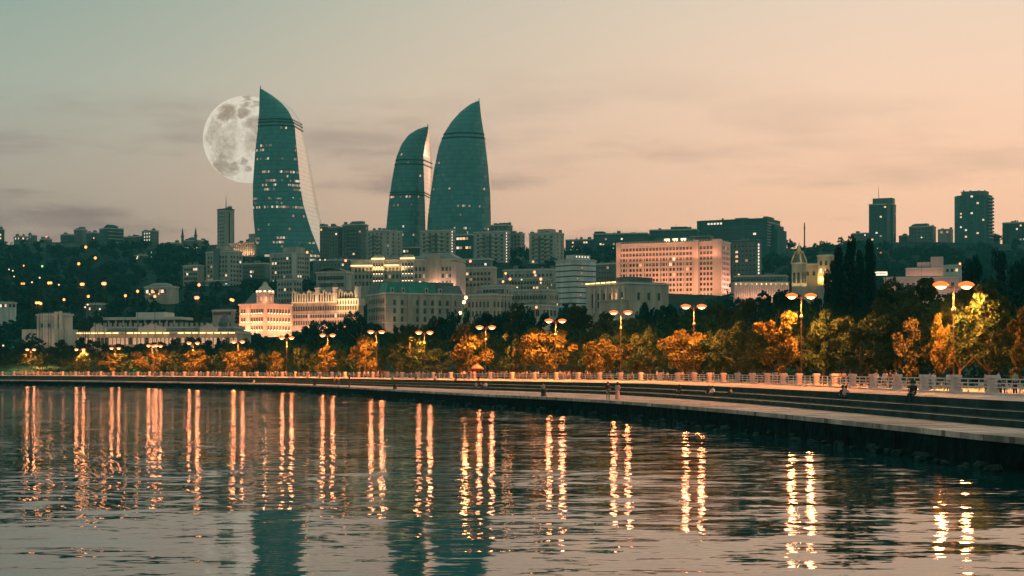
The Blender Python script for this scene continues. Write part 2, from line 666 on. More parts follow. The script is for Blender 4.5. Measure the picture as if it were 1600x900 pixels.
mb.obj('quay', ['quay_stone', 'wet_stone'], kind='structure')
mb = MB()
ribbon(mb, RC + NRM * 0.55, RC + NRM * 46, Z_PROM, Z_PROM, 0)
mb.obj('promenade', ['promenade_paving'], kind='structure')

# boulders along the foot of the quay wall
mb = MB()
for i in range(40, len(EC) - 30):
    seg = EC[i + 1] - EC[i]
    L = float(np.linalg.norm(seg))
    n_out = np.array([-seg[1], seg[0]]) / L
    for k in range(max(1, int(L / 0.8))):
        if rng.random() < 0.25:
            continue
        p = EC[i] + seg * rng.random() + n_out * rng.uniform(-0.3, 1.3)
        r = rng.uniform(0.15, 0.48)
        c = Vector((p[0], p[1], rng.uniform(-0.15, 0.2)))
        i0 = len(mb.v)
        ang = rng.random() * 6.28
        for zz in (-0.7, 0.05, 0.6):
            for q in range(6):
                a = ang + q * math.pi / 3 + rng.uniform(-0.25, 0.25)
                rr = r * (1 - 0.45 * abs(zz)) * rng.uniform(0.75, 1.2)
                mb.v.append((c.x + rr * math.cos(a), c.y + rr * math.sin(a), c.z + r * zz * rng.uniform(0.7, 1.1)))
        for b_ in (0, 6):
            for q in range(6):
                mb.f.append((i0 + b_ + q, i0 + b_ + (q + 1) % 6, i0 + b_ + 6 + (q + 1) % 6, i0 + b_ + 6 + q))
                mb.m.append(0)
        mb.f.append(tuple(i0 + 12 + q for q in range(6)))
        mb.m.append(0)
mb.obj('rocks', ['rock'], kind='stuff', label='dark wet boulders heaped along the foot of the quay wall', cat='rocks')

# ------------------------------------------------------------------ balustrade on the promenade edge
bal = empty('balustrade', (float(RC[60][0]), float(RC[60][1]), Z_PROM),
            label='long white stone balustrade with metal rails along the promenade edge', cat='balustrade')
bo = Vector(bal.location)
mb = MB()
K0, K1 = RC - NRM * 0.55, RC + NRM * 0.55
zk = 2.92
ribbon(mb, K0, K0, 2.60, zk)
ribbon(mb, K0, K1, zk, zk)
ribbon(mb, K1, K1, zk, Z_PROM - 0.1)
mb.v = [(a - bo.x, b - bo.y, c - bo.z) for a, b, c in mb.v]
mb.obj('kerb', ['balustrade_stone'], bal)
pil = MB()
pil.box(-.36, .36, -.36, .36, 0, .16)
pil.box(-.25, .25, -.25, .25, .16, .98)
for z in (.30, .52, .74):
    pil.box(-.272, .272, -.272, .272, z, z + .13)
pil.box(-.34, .34, -.34, .34, .98, 1.12)
pil.box(-.32, .32, -.32, .32, 1.12, 1.18)
PIL = pil.mesh('pillar', ['balustrade_stone'])
seglen = np.concatenate([[0], np.cumsum(np.linalg.norm(np.diff(RC, axis=0), axis=1))])
s0 = seglen[3 * 14]
stations = np.arange(s0, seglen[-1] - 60, 8.2)
bays = []
for s in stations:
    bays.append((float(np.interp(s, seglen, RC[:, 0])), float(np.interp(s, seglen, RC[:, 1]))))
rest_p, rest_r = MB(), MB()


def rail_mb(L):
    r = MB()
    for z in (.34, .60, .88):
        r.box(0.40, L - 0.40, -.035, .035, z, z + .075)
    for k in (1, 2):
        x = 0.4 + (L - .8) * k / 3
        r.box(x - .03, x + .03, -.03, .03, 0, .34)
        r.box(x - .028, x + .028, -.028, .028, .415, .60)
        r.box(x - .028, x + .028, -.028, .028, .675, .88)
    return r


RAIL = rail_mb(8.2).mesh('rail_panel', ['rail_metal'])
for k, (x, y) in enumerate(bays):
    nxt = bays[min(k + 1, len(bays) - 1)]
    ang = math.atan2(nxt[1] - y, nxt[0] - x)
    L = math.hypot(nxt[0] - x, nxt[1] - y)
    wide = 1.35 if k % 5 == 2 else 1.0
    if k < 100:
        put('pillar', PIL, bal, (x - bo.x, y - bo.y, zk - bo.z), ang, scale=(wide, 1, 1))
        if k + 1 < len(bays):
            put('rail_panel', RAIL, bal, (x - bo.x, y - bo.y, zk - bo.z), ang, scale=(L / 8.2, 1, 1))
    else:
        for src, dst in ((pil, rest_p), (rail_mb(8.2), rest_r)):
            i0 = len(dst.v)
            ca, sa = math.cos(ang), math.sin(ang)
            dst.v += [(x - bo.x + a * ca - b * sa, y - bo.y + a * sa + b * ca, c + zk - bo.z) for a, b, c in src.v]
            dst.f += [tuple(i0 + q for q in f) for f in src.f]
            dst.m += src.m
if rest_p.v:
    rest_p.obj('pillar', ['balustrade_stone'], bal, kind='stuff')
    rest_r.obj('rail_panel', ['rail_metal'], bal, kind='stuff')


# ------------------------------------------------------------------ buildings
WIN = {}
ZONES = []


def winmesh(w, h, glass, style='r', frame='window_frame'):
    key = (round(w, 2), round(h, 2), glass, style, frame)
    if key in WIN:
        return WIN[key]
    b = MB()
    hw = w / 2
    t = 0.10 if w < 2.2 else 0.14
    if 'a' in style:                                        # arched head
        n = 6
        arc = [(hw * math.cos(math.pi * k / n), h - hw + hw * math.sin(math.pi * k / n)) for k in range(n + 1)]
        b.poly([(-hw, -.03, 0), (hw, -.03, 0)] + [(x, -.03, z) for x, z in arc], 0)
        for (xa, za), (xb, zb) in zip(arc, arc[1:]):
            ka = (hw + t * 1.8) / hw
            b.quad((xa, -.12, za), (xa * ka, -.12, h - hw + (za - h + hw) * ka), (xb * ka, -.12, h - hw + (zb - h + hw) * ka), (xb, -.12, zb), 1)
        hs = h - hw
    else:
        b.quad((-hw, -.03, 0), (hw, -.03, 0), (hw, -.03, h), (-hw, -.03, h), 0)
        b.box(-hw - t, hw + t, -.13, 0, h, h + t * 1.4, 1)
        hs = h
    b.box(-hw - t, -hw, -.12, 0, 0, hs, 1)
    b.box(hw, hw + t, -.12, 0, 0, hs, 1)
    b.box(-hw - t * 2, hw + t * 2, -.24, 0, -t * 1.5, 0, 1)
    if w > 0.9:
        b.box(-.035, .035, -.09, -.035, 0, hs, 1)
        b.box(-hw, hw, -.085, -.032, h * .62, h * .62 + .07, 1)
    mats = [glass, frame]
    if 's' in style:                                        # a small facade lamp on the sill
        b.box(-.32, .32, -.55, -.25, -.25, .18, 2)
        mats.append('sconce')
    if 'b' in style:                                        # balcony with a slim parapet
        b.box(-hw - .7, hw + .7, -1.2, 0, -.45, -.25, 1)
        b.box(-hw - .7, hw + .7, -1.2, -1.1, -.25, .65, 1)
    WIN[key] = b.mesh('window', mats)
    return WIN[key]


class Bld:
    pass


def bld(name, cat, label, x0, xm, x1, yt, D, th, wall, A=None, B=None, lit=0.05, win='r', frame='window_frame', glass='glass_dark',
        roof='grey_roof', cornice='trim', depth=14.0, zb=None, group=None, litm=('window_warm', 'window_dim', 'window_pale'), chord=None):
    b = Bld()
    s = D / F
    t = rad(th)
    c = W(xm, HY, D)
    b.s, b.D = s, D
    b.WA = (xm - x0) * s / math.cos(t)
    b.WB = (x1 - xm) * s / math.sin(t) if x1 > xm and th else depth
    zt = EYE + (HY - yt) * s
    zg = (ground(c.x, c.y) - 2.0) if zb is None else EYE + (HY - zb) * s
    b.H = zt - zg
    b.root = empty(name, (c.x, c.y, zg), -t, label=label, cat=cat, group=group)
    b.zg, b.t = zg, t
    mb = MB()
    mb.box(-b.WA, 0, 0, b.WB, 0, b.H)
    mb.obj('wall', [wall], b.root)
    if roof:
        mb = MB()
        mb.box(-b.WA + .5, -.5, .5, b.WB - .5, b.H + .02, b.H + .5)
        mb.obj('roof', [roof], b.root)
    if cornice:
        mb = MB()
        mb.box(-b.WA - .35, .35, -.35, b.WB + .35, b.H - .7, b.H + .03)
        mb.obj('cornice', [cornice], b.root)
    b.n = 0
    b.over = MB()
    b.glass, b.frame, b.wall = glass, frame, wall
    for face, spec in ((0, A), (1, B)):
        if spec:
            windows(b, face, spec, lit, win, litm)
    ZONES.append((x0 - 2, x1 + 2, D - 55, D + 30))
    if D > 1040 and roof:
        clutter(b, 2 + int(b.WA / 14))
    return b


def windows(b, face, spec, lit=0.05, win='r', litm=('window_warm', 'window_dim', 'window_pale'), skip=None, shift=0.0):
    cols, rows, first, pitch, w, h = spec[:6]
    mg = spec[6] if len(spec) > 6 else 0.06
    L = b.WA if face == 0 else b.WB
    for r in range(rows):
        z = b.H - first - r * pitch - h
        if z < 0:
            break
        for k in range(cols):
            if skip and skip(k, r):
                continue
            u = (mg + (1 - 2 * mg) * ((k + .5) / cols)) * L + shift
            g = rng.choice(litm) if rng.random() < lit else b.glass
            b.n += 1
            if b.n > 100:
                if b.n == 101:
                    b.over = MB()
                x, y = (-u, 0) if face == 0 else (0, u)
                o = b.over
                q = 0.03
                gi = 1 if g == b.glass else 0
                if face == 0:
                    o.quad((x - w / 2, -q, z), (x + w / 2, -q, z), (x + w / 2, -q, z + h), (x - w / 2, -q, z + h), gi)
                    o.box(x - w / 2 - .15, x + w / 2 + .15, -.22, 0, z - .15, z, 2)
                else:
                    o.quad((q, y - w / 2, z), (q, y + w / 2, z), (q, y + w / 2, z + h), (q, y - w / 2, z + h), gi)
                    o.box(0, .22, y - w / 2 - .15, y + w / 2 + .15, z - .15, z, 2)
                continue
            if face == 0:
                put('window', winmesh(w, h, g, win, b.frame), b.root, (-u, 0, z))
            else:
                put('window', winmesh(w, h, g, win, b.frame), b.root, (0, u, z), math.pi / 2)


def finish_windows(b):
    if b.n > 100:
        b.over.obj('window', ['window_dim', b.glass, b.frame], b.root, kind='stuff')


def part(b, name, mats, fn, kind=None, smooth=False):
    mb = MB()
    fn(mb)
    return mb.obj(name, mats, b.root, smooth, kind=kind)


def band(b, z, h=0.4, proud=0.25, m='trim', name='ledge'):
    part(b, name, [m], lambda k: (k.box(-b.WA - proud, proud, -proud, 0, z, z + h), k.box(0, proud, 0, b.WB, z, z + h)))


def topbox(b, u0, u1, v0, v1, h, m=None, name='roof_house'):
    part(b, name, [m or b.wall], lambda k: k.box(-b.WA * u1, -b.WA * u0, b.WB * v0, b.WB * v1, b.H + .03, b.H + h))


def antenna(b, u, v, h, base=0.0, r=0.14):
    part(b, 'antenna', ['dark_iron'], lambda k: (k.tube([(-b.WA * u, b.WB * v, b.H + base), (-b.WA * u, b.WB * v, b.H + base + h * .6), (-b.WA * u, b.WB * v, b.H + base + h)], [r * 1.6, r, r * .5], 6),
                                                k.box(-b.WA * u - .5, -b.WA * u + .5, b.WB * v - .05, b.WB * v + .05, b.H + base + h * .7, b.H + base + h * .7 + .12)))


def clutter(b, n=4):
    """Lift houses, tanks, vents and aerials on a flat roof."""
    for i in range(n):
        u, v = rng.uniform(.06, .94), rng.uniform(.15, .8)
        a, c, h = rng.uniform(.5, 1.6), rng.uniform(.5, 1.4), rng.uniform(.8, 2.2)
        x, y = -b.WA * u, b.WB * v
        k = MB()
        k.box(x - a, x + a, y - c, y + c, b.H + .5, b.H + .5 + h)
        if rng.random() < .5:
            k.box(x - .05, x + .05, y - .05, y + .05, b.H + .5 + h, b.H + 2.2 + h)
        k.obj('rooftop_unit', ['dark_concrete'], b.root)


def flood(b, face, energy, color=(1, .52, .30), off=7.0, z0=0.0, up=0.55, width=None, at=None, spread=None):
    L = (b.WA if face == 0 else b.WB) if width is None else width
    mid = (b.WA if face == 0 else b.WB) / 2 if at is None else at
    z0 = max(z0, 4.2)
    dy, dz = off, b.H * up - z0
    n = math.hypot(dy, dz)
    a = math.atan2(dy / n, -dz / n)
    if face == 0:
        lamp_light('AREA', b.root, (-mid, -off, z0), energy, color, L, (a, 0, 0), 0.8, 'floodlight', spread)
    else:
        lamp_light('AREA', b.root, (off, mid, z0), energy, color, L, (a, 0, math.pi / 2), 0.8, 'floodlight', spread)


# ---- the three flame towers
def tower_glass(name, lit_amt, top_v, seed):
    m = bpy.data.materials.new(name)
    m.use_nodes = True
    n, l = m.node_tree.nodes, m.node_tree.links
    b = n['Principled BSDF']
    at = n.new('ShaderNodeAttribute')
    at.attribute_name = 'panel'
    sp = n.new('ShaderNodeSeparateXYZ')
    l.new(at.outputs['Vector'], sp.inputs[0])

    def mth(op, a, c=None):
        k = n.new('ShaderNodeMath')
        k.operation = op
        for i, v in enumerate((a, c)):
            if v is None:
                continue
            if isinstance(v, (int, float)):
                k.inputs[i].default_value = v
            else:
                l.new(v, k.inputs[i])
        return k.outputs[0]

    u = mth('DIVIDE', sp.outputs['X'], 1.35)
    v = mth('DIVIDE', sp.outputs['Y'], 3.7)
    fu, fv = mth('FRACT', u), mth('FRACT', v)
    cu, cv = mth('FLOOR', u), mth('FLOOR', v)
    line = mth('MAXIMUM', mth('LESS_THAN', fv, 0.22), mth('MULTIPLY', mth('LESS_THAN', fu, 0.14), 0.6))
    cell = n.new('ShaderNodeCombineXYZ')
    l.new(cu, cell.inputs[0])
    l.new(cv, cell.inputs[1])
    cell.inputs[2].default_value = seed
    wn_ = n.new('ShaderNodeTexWhiteNoise')
    l.new(cell.outputs[0], wn_.inputs['Vector'])
    rowv = n.new('ShaderNodeCombineXYZ')
    l.new(cv, rowv.inputs[1])
    rowv.inputs[2].default_value = seed + 3.3
    wr = n.new('ShaderNodeTexWhiteNoise')
    l.new(rowv.outputs[0], wr.inputs['Vector'])
    sm = n.new('ShaderNodeTexNoise')
    sm.inputs['Scale'].default_value = 0.055
    sm.inputs['Detail'].default_value = 1
    smo = n.new('ShaderNodeVectorMath')
    smo.operation = 'ADD'
    smo.inputs[1].default_value = (seed * 31, seed * 17, 0)
    l.new(at.outputs['Vector'], smo.inputs[0])
    l.new(smo.outputs[0], sm.inputs['Vector'])
    row_hot = mth('GREATER_THAN', wr.outputs['Value'], 0.62)
    prob = mth('MULTIPLY', mth('ADD', mth('MULTIPLY', row_hot, 0.75), 0.03), lit_amt)
    low = n.new('ShaderNodeMapRange')
    low.inputs['From Min'].default_value = top_v
    low.inputs['From Max'].default_value = top_v * 0.55
    l.new(sp.outputs['Y'], low.inputs['Value'])
    clump = n.new('ShaderNodeMapRange')
    clump.inputs['From Min'].default_value = 0.42
    clump.inputs['From Max'].default_value = 0.62
    l.new(sm.outputs[0], clump.inputs['Value'])
    prob = mth('MULTIPLY', mth('MULTIPLY', prob, low.outputs[0]), clump.outputs[0])
    on = mth('LESS_THAN', wn_.outputs['Value'], prob)
    on = mth('MULTIPLY', on, mth('MULTIPLY', mth('GREATER_THAN', fv, 0.36), mth('LESS_THAN', fv, 0.86)))
    csep = n.new('ShaderNodeSeparateXYZ')
    l.new(wn_.outputs['Color'], csep.inputs[0])
    br = mth('MULTIPLY', on, mth('ADD', mth('MULTIPLY', mth('POWER', csep.outputs['Y'], 2.0), 0.9), 0.10))
    r = ramp(n, [(0, (0.003, 0.185, 0.175)), (1, (0.002, 0.115, 0.112))])
    l.new(line, r.inputs[0])
    big_cell = n.new('ShaderNodeCombineXYZ')
    l.new(mth('FLOOR', mth('DIVIDE', sp.outputs['X'], 2.7)), big_cell.inputs[0])
    l.new(mth('FLOOR', mth('DIVIDE', sp.outputs['Y'], 3.7)), big_cell.inputs[1])
    wp = n.new('ShaderNodeTexWhiteNoise')
    l.new(big_cell.outputs[0], wp.inputs['Vector'])
    lg = n.new('ShaderNodeTexNoise')
    lg.inputs['Scale'].default_value = 0.03
    lg.inputs['Detail'].default_value = 3
    l.new(at.outputs['Vector'], lg.inputs['Vector'])
    tone_ = mth('ADD', mth('ADD', mth('MULTIPLY', wp.outputs['Value'], 0.34), 0.42), mth('MULTIPLY', lg.outputs[0], 0.8))
    tn = n.new('ShaderNodeVectorMath')
    tn.operation = 'SCALE'
    l.new(r.outputs[0], tn.inputs[0])
    l.new(tone_, tn.inputs['Scale'])
    l.new(tn.outputs[0], b.inputs['Base Color'])
    # each pane sits a hair out of true, so the sky breaks up across the glass
    gg = n.new('ShaderNodeNewGeometry')
    jt = n.new('ShaderNodeVectorMath')
    jt.operation = 'MULTIPLY_ADD'
    l.new(wp.outputs['Color'], jt.inputs[0])
    jt.inputs[1].default_value = (0.10, 0.10, 0.10)
    l.new(gg.outputs['Normal'], jt.inputs[2])
    nj = n.new('ShaderNodeVectorMath')
    nj.operation = 'NORMALIZE'
    l.new(jt.outputs[0], nj.inputs[0])
    l.new(nj.outputs[0], b.inputs['Normal'])
    b.inputs['Roughness'].default_value = 0.12
    b.inputs['IOR'].default_value = 1.62
    b.inputs['Specular IOR Level'].default_value = 0.5
    hue = ramp(n, [(0, (1, 0.36, 0.20)), (0.6, (1, 0.55, 0.32)), (1, (0.85, 0.95, 0.85))])
    l.new(wn_.outputs['Color'], hue.inputs[0])
    l.new(hue.outputs[0], b.inputs['Emission Color'])
    l.new(br, b.inputs['Emission Strength'])
    MATS[name] = m


tower_glass('tower_glass_west', 1.3, 130, 1.0)
tower_glass('tower_glass_middle', 0.30, 110, 2.0)
tower_glass('tower_glass_east', 0.34, 105, 6.0)
mat('sky_pale_panel', (0.86, 0.82, 0.78), rough=0.22, metal=0.75, var=0.04, scale=0.05)  # tower side, the bright sky's reflection put into a pale colour
pn_, pl_ = MATS['sky_pale_panel'].node_tree.nodes, MATS['sky_pale_panel'].node_tree.links
pb_ = pn_['Principled BSDF']
psrc = pb_.inputs['Base Color'].links[0].from_socket
ptc = pn_.new('ShaderNodeTexCoord')
psp = pn_.new('ShaderNodeSeparateXYZ')
pl_.new(ptc.outputs['Object'], psp.inputs[0])
pd = pn_.new('ShaderNodeMath')
pd.operation = 'DIVIDE'
pl_.new(psp.outputs['Z'], pd.inputs[0])
pd.inputs[1].default_value = 3.7
pf = pn_.new('ShaderNodeMath')
pf.operation = 'FRACT'
pl_.new(pd.outputs[0], pf.inputs[0])
pr_ = ramp(pn_, [(0.0, (0.88, 0.88, 0.88)), (0.24, (0.88, 0.88, 0.88)), (0.25, (1, 1, 1))], 'CONSTANT')
pl_.new(pf.outputs[0], pr_.inputs[0])
pm_ = pn_.new('ShaderNodeMix')
pm_.data_type, pm_.blend_type = 'RGBA', 'MULTIPLY'
pm_.inputs['Factor'].default_value = 1.0
pl_.new(psrc, pm_.inputs['A'])
pl_.new(pr_.outputs[0], pm_.inputs['B'])
pl_.new(pm_.outputs['Result'], pb_.inputs['Base Color'])
mat('crown_dark', (0.002, 0.02, 0.02), rough=0.4, var=0.1)


def flame_tower(label, rows, D, depth, glass, bands, bulge=0.20):
    s = D / F
    Y = [r[0] for r in rows]
    base = EYE + (HY - Y[-1]) * s
    xc = (rows[-1][1] + rows[-1][2]) / 2
    root = empty('flame_tower', ((xc - 800) * s, D, base), label=label, cat='tower')
    ys = np.linspace(Y[0], Y[-1], 64)
    L, R_, S_ = (np.interp(ys, Y, [r[k] for r in rows]) for k in (1, 2, 3))
    NF, NS, NB = 15, 4, 8

    def section(y, grow=0.0):
        a, b_, c = (float(np.interp(y, Y, [r[k] for r in rows])) for k in (1, 2, 3))
        a, b_, c = ((v - xc) * s for v in (a, b_, c))
        wd = b_ - a
        dp = depth * min(1.0, wd / (depth * 1.0))
        a -= grow
        b_ += grow
        c += grow
        fr = [(a + (b_ - a) * k / NF, -bulge * wd * 4 * (k / NF) * (1 - k / NF) - grow * (0 < k < NF)) for k in range(NF + 1)]
        sd_ = [(b_ + (c - b_) * k / NS, dp * k / NS) for k in range(1, NS + 1)]
        bk = [(c + (a - c) * k / NB, dp * (1 - k / NB) + 0.28 * wd * 4 * (k / NB) * (1 - k / NB)) for k in range(1, NB)]
        return fr, sd_, bk

    fr, si = MB(), MB()
    panel = []
    prev = None
    for y in ys:
        f, sd_, bk = section(float(y))
        z = (HY - y) * s + EYE - base
        i = len(fr.v)
        arc = 0.0
        for k, p in enumerate(f):
            if k:
                arc += math.hypot(p[0] - f[k - 1][0], p[1] - f[k - 1][1])
            fr.v.append((p[0], p[1], z))
            panel.append((arc + 100, z, 0))
        j = len(si.v)
        si.v += [(p[0], p[1], z) for p in [f[-1]] + sd_ + bk + [f[0]]]
        if prev is not None:
            for k in range(NF):
                fr.f.append((prev[0] + k, i + k, i + k + 1, prev[0] + k + 1))
                fr.m.append(0)
            for k in range(NS + NB):
                si.f.append((prev[1] + k, j + k, j + k + 1, prev[1] + k + 1))
                si.m.append(0 if k < NS else 1)
        prev = (i, j)
    fo = fr.obj('glass_facade', [glass], root, True)
    at = fo.data.attributes.new('panel', 'FLOAT_VECTOR', 'POINT')
    at.data.foreach_set('vector', [c for p in panel for c in p])
    si.obj('side_facade', ['sky_pale_panel', 'sky_pale_panel'], root, True)
    for y in bands:
        r = MB()
        rings = []
        for yy in (y - .8, y + .8):
            f, sd_, bk = section(yy, 0.5)
            rings.append([(p[0], p[1], (HY - yy) * s + EYE - base) for p in f + sd_ + bk])
        n = len(rings[0])
        for k in range(n):
            r.quad(rings[0][k], rings[0][(k + 1) % n], rings[1][(k + 1) % n], rings[1][k])
        f0, s0_, b0 = section(y)
        r.obj('crown_band', ['crown_dark'], root)
    xa = (rows[0][2] - xc - .5) * s
    m_ = MB()
    m_.tube([(xa, .2, (HY - Y[0]) * s + EYE - base - 2), (xa, .2, (HY - Y[0]) * s + EYE - base + 2.2)], [.45, .3], 6)
    m_.obj('lightning_rod', ['dark_iron'], root)
    ZONES.append((min(r[1] for r in rows), max(r[3] for r in rows), D - 30, D + 80))
    return root


flame_tower('flame-shaped teal glass tower standing in front of the moon, its lower floors brightly lit',
            [(138, 406, 407.5, 407.5), (142, 405.7, 414, 414.3), (148, 405.5, 424, 426), (155, 405.3, 433, 438), (160, 405.1, 439, 446), (172, 405, 450, 457.5), (186, 404, 457, 465),
             (199, 403, 461, 466.5), (203, 402.6, 461, 466), (215, 401, 462, 470), (245, 398, 465, 476.5), (290, 395, 469, 484.5), (320, 395, 474, 490), (340, 396, 480, 495), (362, 398, 487, 501),
             (382, 401, 495, 507), (392, 402, 499, 509), (425, 404, 506, 512)], 1400, 34, 'tower_glass_west', (187, 191.5, 197))
flame_tower('smallest flame-shaped glass tower, tucked close behind its broader twin',
            [(198, 664, 669, 669), (202, 652, 669, 669.6), (210, 639, 668, 670.5), (225, 627.5, 664, 671.5), (245, 619.5, 661.5, 673), (262, 616, 662, 673.5), (280, 612.5, 662.5, 673),
             (320, 607, 664, 671), (345, 604.5, 664.5, 668.5), (365, 603, 665, 667.5), (425, 601, 665, 666)], 1450, 34, 'tower_glass_middle', (250, 257, 301, 305))
flame_tower('broad flame-shaped glass tower with its pointed tip leaning away from the moon',
            [(158, 745, 749, 749), (163, 734, 750, 750.3), (175, 719, 751, 751.6), (190, 705.5, 753, 754), (208, 694, 756, 757), (230, 685.5, 759, 760), (260, 679, 762.5, 764), (300, 673, 766, 767),
             (340, 668.5, 767, 768), (365, 667, 767, 768), (425, 665, 765, 766)], 1390, 40, 'tower_glass_east', (209.5, 216), 0.26)

# ---- skyline on the hill, western part
b = bld('hilltop_house', 'house', 'narrow hilltop house cut by the western frame edge, lit windows', -14, 4, 6, 358, 1600, 30, 'teal_cladding', (3, 3, 1, 3.4, 1.6, 1.7), lit=.5)
b = bld('hilltop_house', 'house', 'low hilltop house with a white lit gable wall', 18, 32, 43, 369, 1600, 40, 'dark_concrete', (2, 1, 1.2, 3, 1.6, 1.6), (2, 1, 1.2, 3, 1.6, 1.6), lit=.8)
b = bld('hilltop_house', 'house', 'small dark hilltop house beside the white gabled one', 43, 50, 56, 367.5, 1620, 40, 'dark_concrete', (1, 1, 1.2, 3, 1.6, 1.6), lit=.9)
b = bld('hilltop_house', 'house', 'flat roofed hilltop shed with a small red lamp', 60, 74, 79, 373, 1620, 30, 'dark_concrete', (3, 1, 1, 3, 1.2, 1.2))
part(b, 'roof_lamp', ['lamp_glow_red'], lambda k: k.ball((-1, 0, b.H + 2.0), .7, .7, .7))
b = bld('block_of_flats', 'building', 'lowest plain block at the western end of the hilltop terrace', 92, 108, 114, 366, 1590, 30, 'teal_cladding', (5, 4, 1.5, 3.2, 1.2, 1.5), lit=.02)
b = bld('block_of_flats', 'building', 'tall plain hilltop block beside the balconied gabled block', 113, 128, 134, 358, 1610, 30, 'dark_concrete', (4, 5, 1.5, 3.2, 1.2, 1.5), lit=.0)
topbox(b, .1, .5, .2, .8, 2.4)
b = bld('block_of_flats', 'building', 'pale hilltop block squeezed against the gabled block', 133, 149, 153, 363, 1600, 25, 'teal_cladding', (4, 5, 1.5, 3.2, 1.4, 1.5), lit=.02)
b = bld('block_of_flats', 'building', 'gabled hilltop block with a stack of long balconies', 150, 167, 189, 356, 1580, 50, 'teal_cladding', (3, 6, 2, 3.4, 1.3, 1.5), (5, 7, 1.6, 3.3, 1.7, 1.9), lit=.03)
for k in range(7):
    part(b, 'balcony', ['grey_concrete'], lambda m, k=k: m.box(0.05, 1.3, .8, b.WB - .8, b.H - 3.9 - k * 3.3, b.H - 3.2 - k * 3.3))
part(b, 'gable', ['teal_cladding'], lambda k: (k.poly([(-b.WA * .6, .3, b.H + .1), (.2, .3, b.H + .1), (-.6, .3, b.H + 3.2)]), k.frustum([(-b.WA * .6, .4), (.2, .4), (.2, b.WB * .6), (-b.WA * .6, b.WB * .6)], [(-.7, .4), (-.5, .4), (-.5, b.WB * .5), (-.7, b.WB * .5)], b.H + .1, b.H + 3.2)))
b = bld('block_of_flats', 'building', 'wide low hilltop block with one big pale window', 189, 220, 224, 369, 1600, 30, 'dark_concrete', (6, 2, 2, 3.4, 1.3, 1.5), lit=.02)
part(b, 'large_window', ['grey_concrete'], lambda k: k.box(-b.WA * .55, -b.WA * .25, -.12, 0, b.H - 8, b.H - 3.2))
b = bld('block_of_flats', 'building', 'little dark hilltop block with nine bright square windows', 218, 238, 246, 360, 1590, 40, 'dark_concrete', (3, 3, 1.6, 3.1, 1.5, 1.5, .22), (3, 4, 1.6, 3.1, 1.2, 1.5), lit=0, win='r')
for r_ in range(3):
    for k_ in range(3):
        put('lit_window', winmesh(1.6, 1.6, 'window_pale', 'r', 'dark_trim'), b.root, (-b.WA * (.27 + .23 * k_), -.05, b.H - 3.4 - r_ * 3.1))
b = bld('block_of_flats', 'building', 'long low hilltop block next to the mosque', 246, 276, 281, 379, 1590, 30, 'dark_concrete', (8, 2, 1.5, 3.4, 1.3, 1.5), lit=.05)

# the slab tower with its mast
b = bld('office_tower', 'tower', 'slim grey slab tower with a mast standing alone under the moon', 337, 352, 364, 326, 1500, 42, 'grey_concrete', (4, 14, 3, 3.3, 1.1, 1.6), None, lit=0, cornice='dark_trim')
part(b, 'glass_slot', ['glass_dark'], lambda k: k.box(0.02, .12, b.WB * .36, b.WB * .52, 2, b.H - 3))
part(b, 'antenna', ['dark_iron'], lambda k: k.tube([(-b.WA * .35, b.WB * .4, b.H), (-b.WA * .35, b.WB * .4, b.H + 6), (-b.WA * .35, b.WB * .4, b.H + 12.5)], [.45, .3, .12], 6))

# the mosque
mq = bld('mosque', 'mosque', 'small mosque with two dark pencil minarets and a lit arcade', 285, 306, 314, 375, 1520, 25, 'dark_concrete', None, None, roof='slate_roof')
for k in range(6):
    put('arch', winmesh(1.5, 3.4, 'window_warm', 'a'), mq.root, (-mq.WA * (.10 + .8 * k / 5), -.05, mq.H - 9.2))
part(mq, 'dome', ['slate_roof'], lambda k: k.lathe([(4.2, mq.H), (4.0, mq.H + 1.4), (2.8, mq.H + 2.6), (.2, mq.H + 3.4)], 14, -mq.WA * .5, mq.WB * .4), smooth=True)
for xx in (-mq.WA - .5, .5):
    part(mq, 'minaret', ['dark_concrete', 'sconce'], lambda k, xx=xx: (k.lathe([(1.3, mq.H - 12), (1.15, mq.H + 3), (1.7, mq.H + 3.4), (1.7, mq.H + 4.4), (1.0, mq.H + 4.5), (.95, mq.H + 7), (.05, mq.H + 12)], 10, xx, -1.0),
                                                                    k.lathe([(1.5, mq.H - 9.5), (1.45, mq.H - 6.5)], 8, xx, -1.1, 1)))
lamp_light('POINT', mq.root, (-mq.WA * .4, -4, mq.H - 9), 900, (1, .5, .22), .3)

# colonnaded hall below the slab tower
b = bld('colonnaded_hall', 'building', 'low hilltop hall fronted by a row of tall lit columns', 356, 400, 404, 379, 1450, 30, 'grey_concrete', None, None, cornice='trim')
for k in range(12):
    part(b, 'column', ['trim'], lambda m, k=k: m.lathe([(.55, b.H - 13), (.5, b.H - .8)], 8, -b.WA * (.03 + .94 * k / 11), -1.6))
part(b, 'portico_roof', ['trim'], lambda m: m.box(-b.WA - .6, .6, -2.6, -.36, b.H - .8, b.H + .1))
flood(b, 0, 2600, (1, .5, .28), 4.5, b.H - 13, .8)
topbox(b, .1, .32, .3, .7, 8)

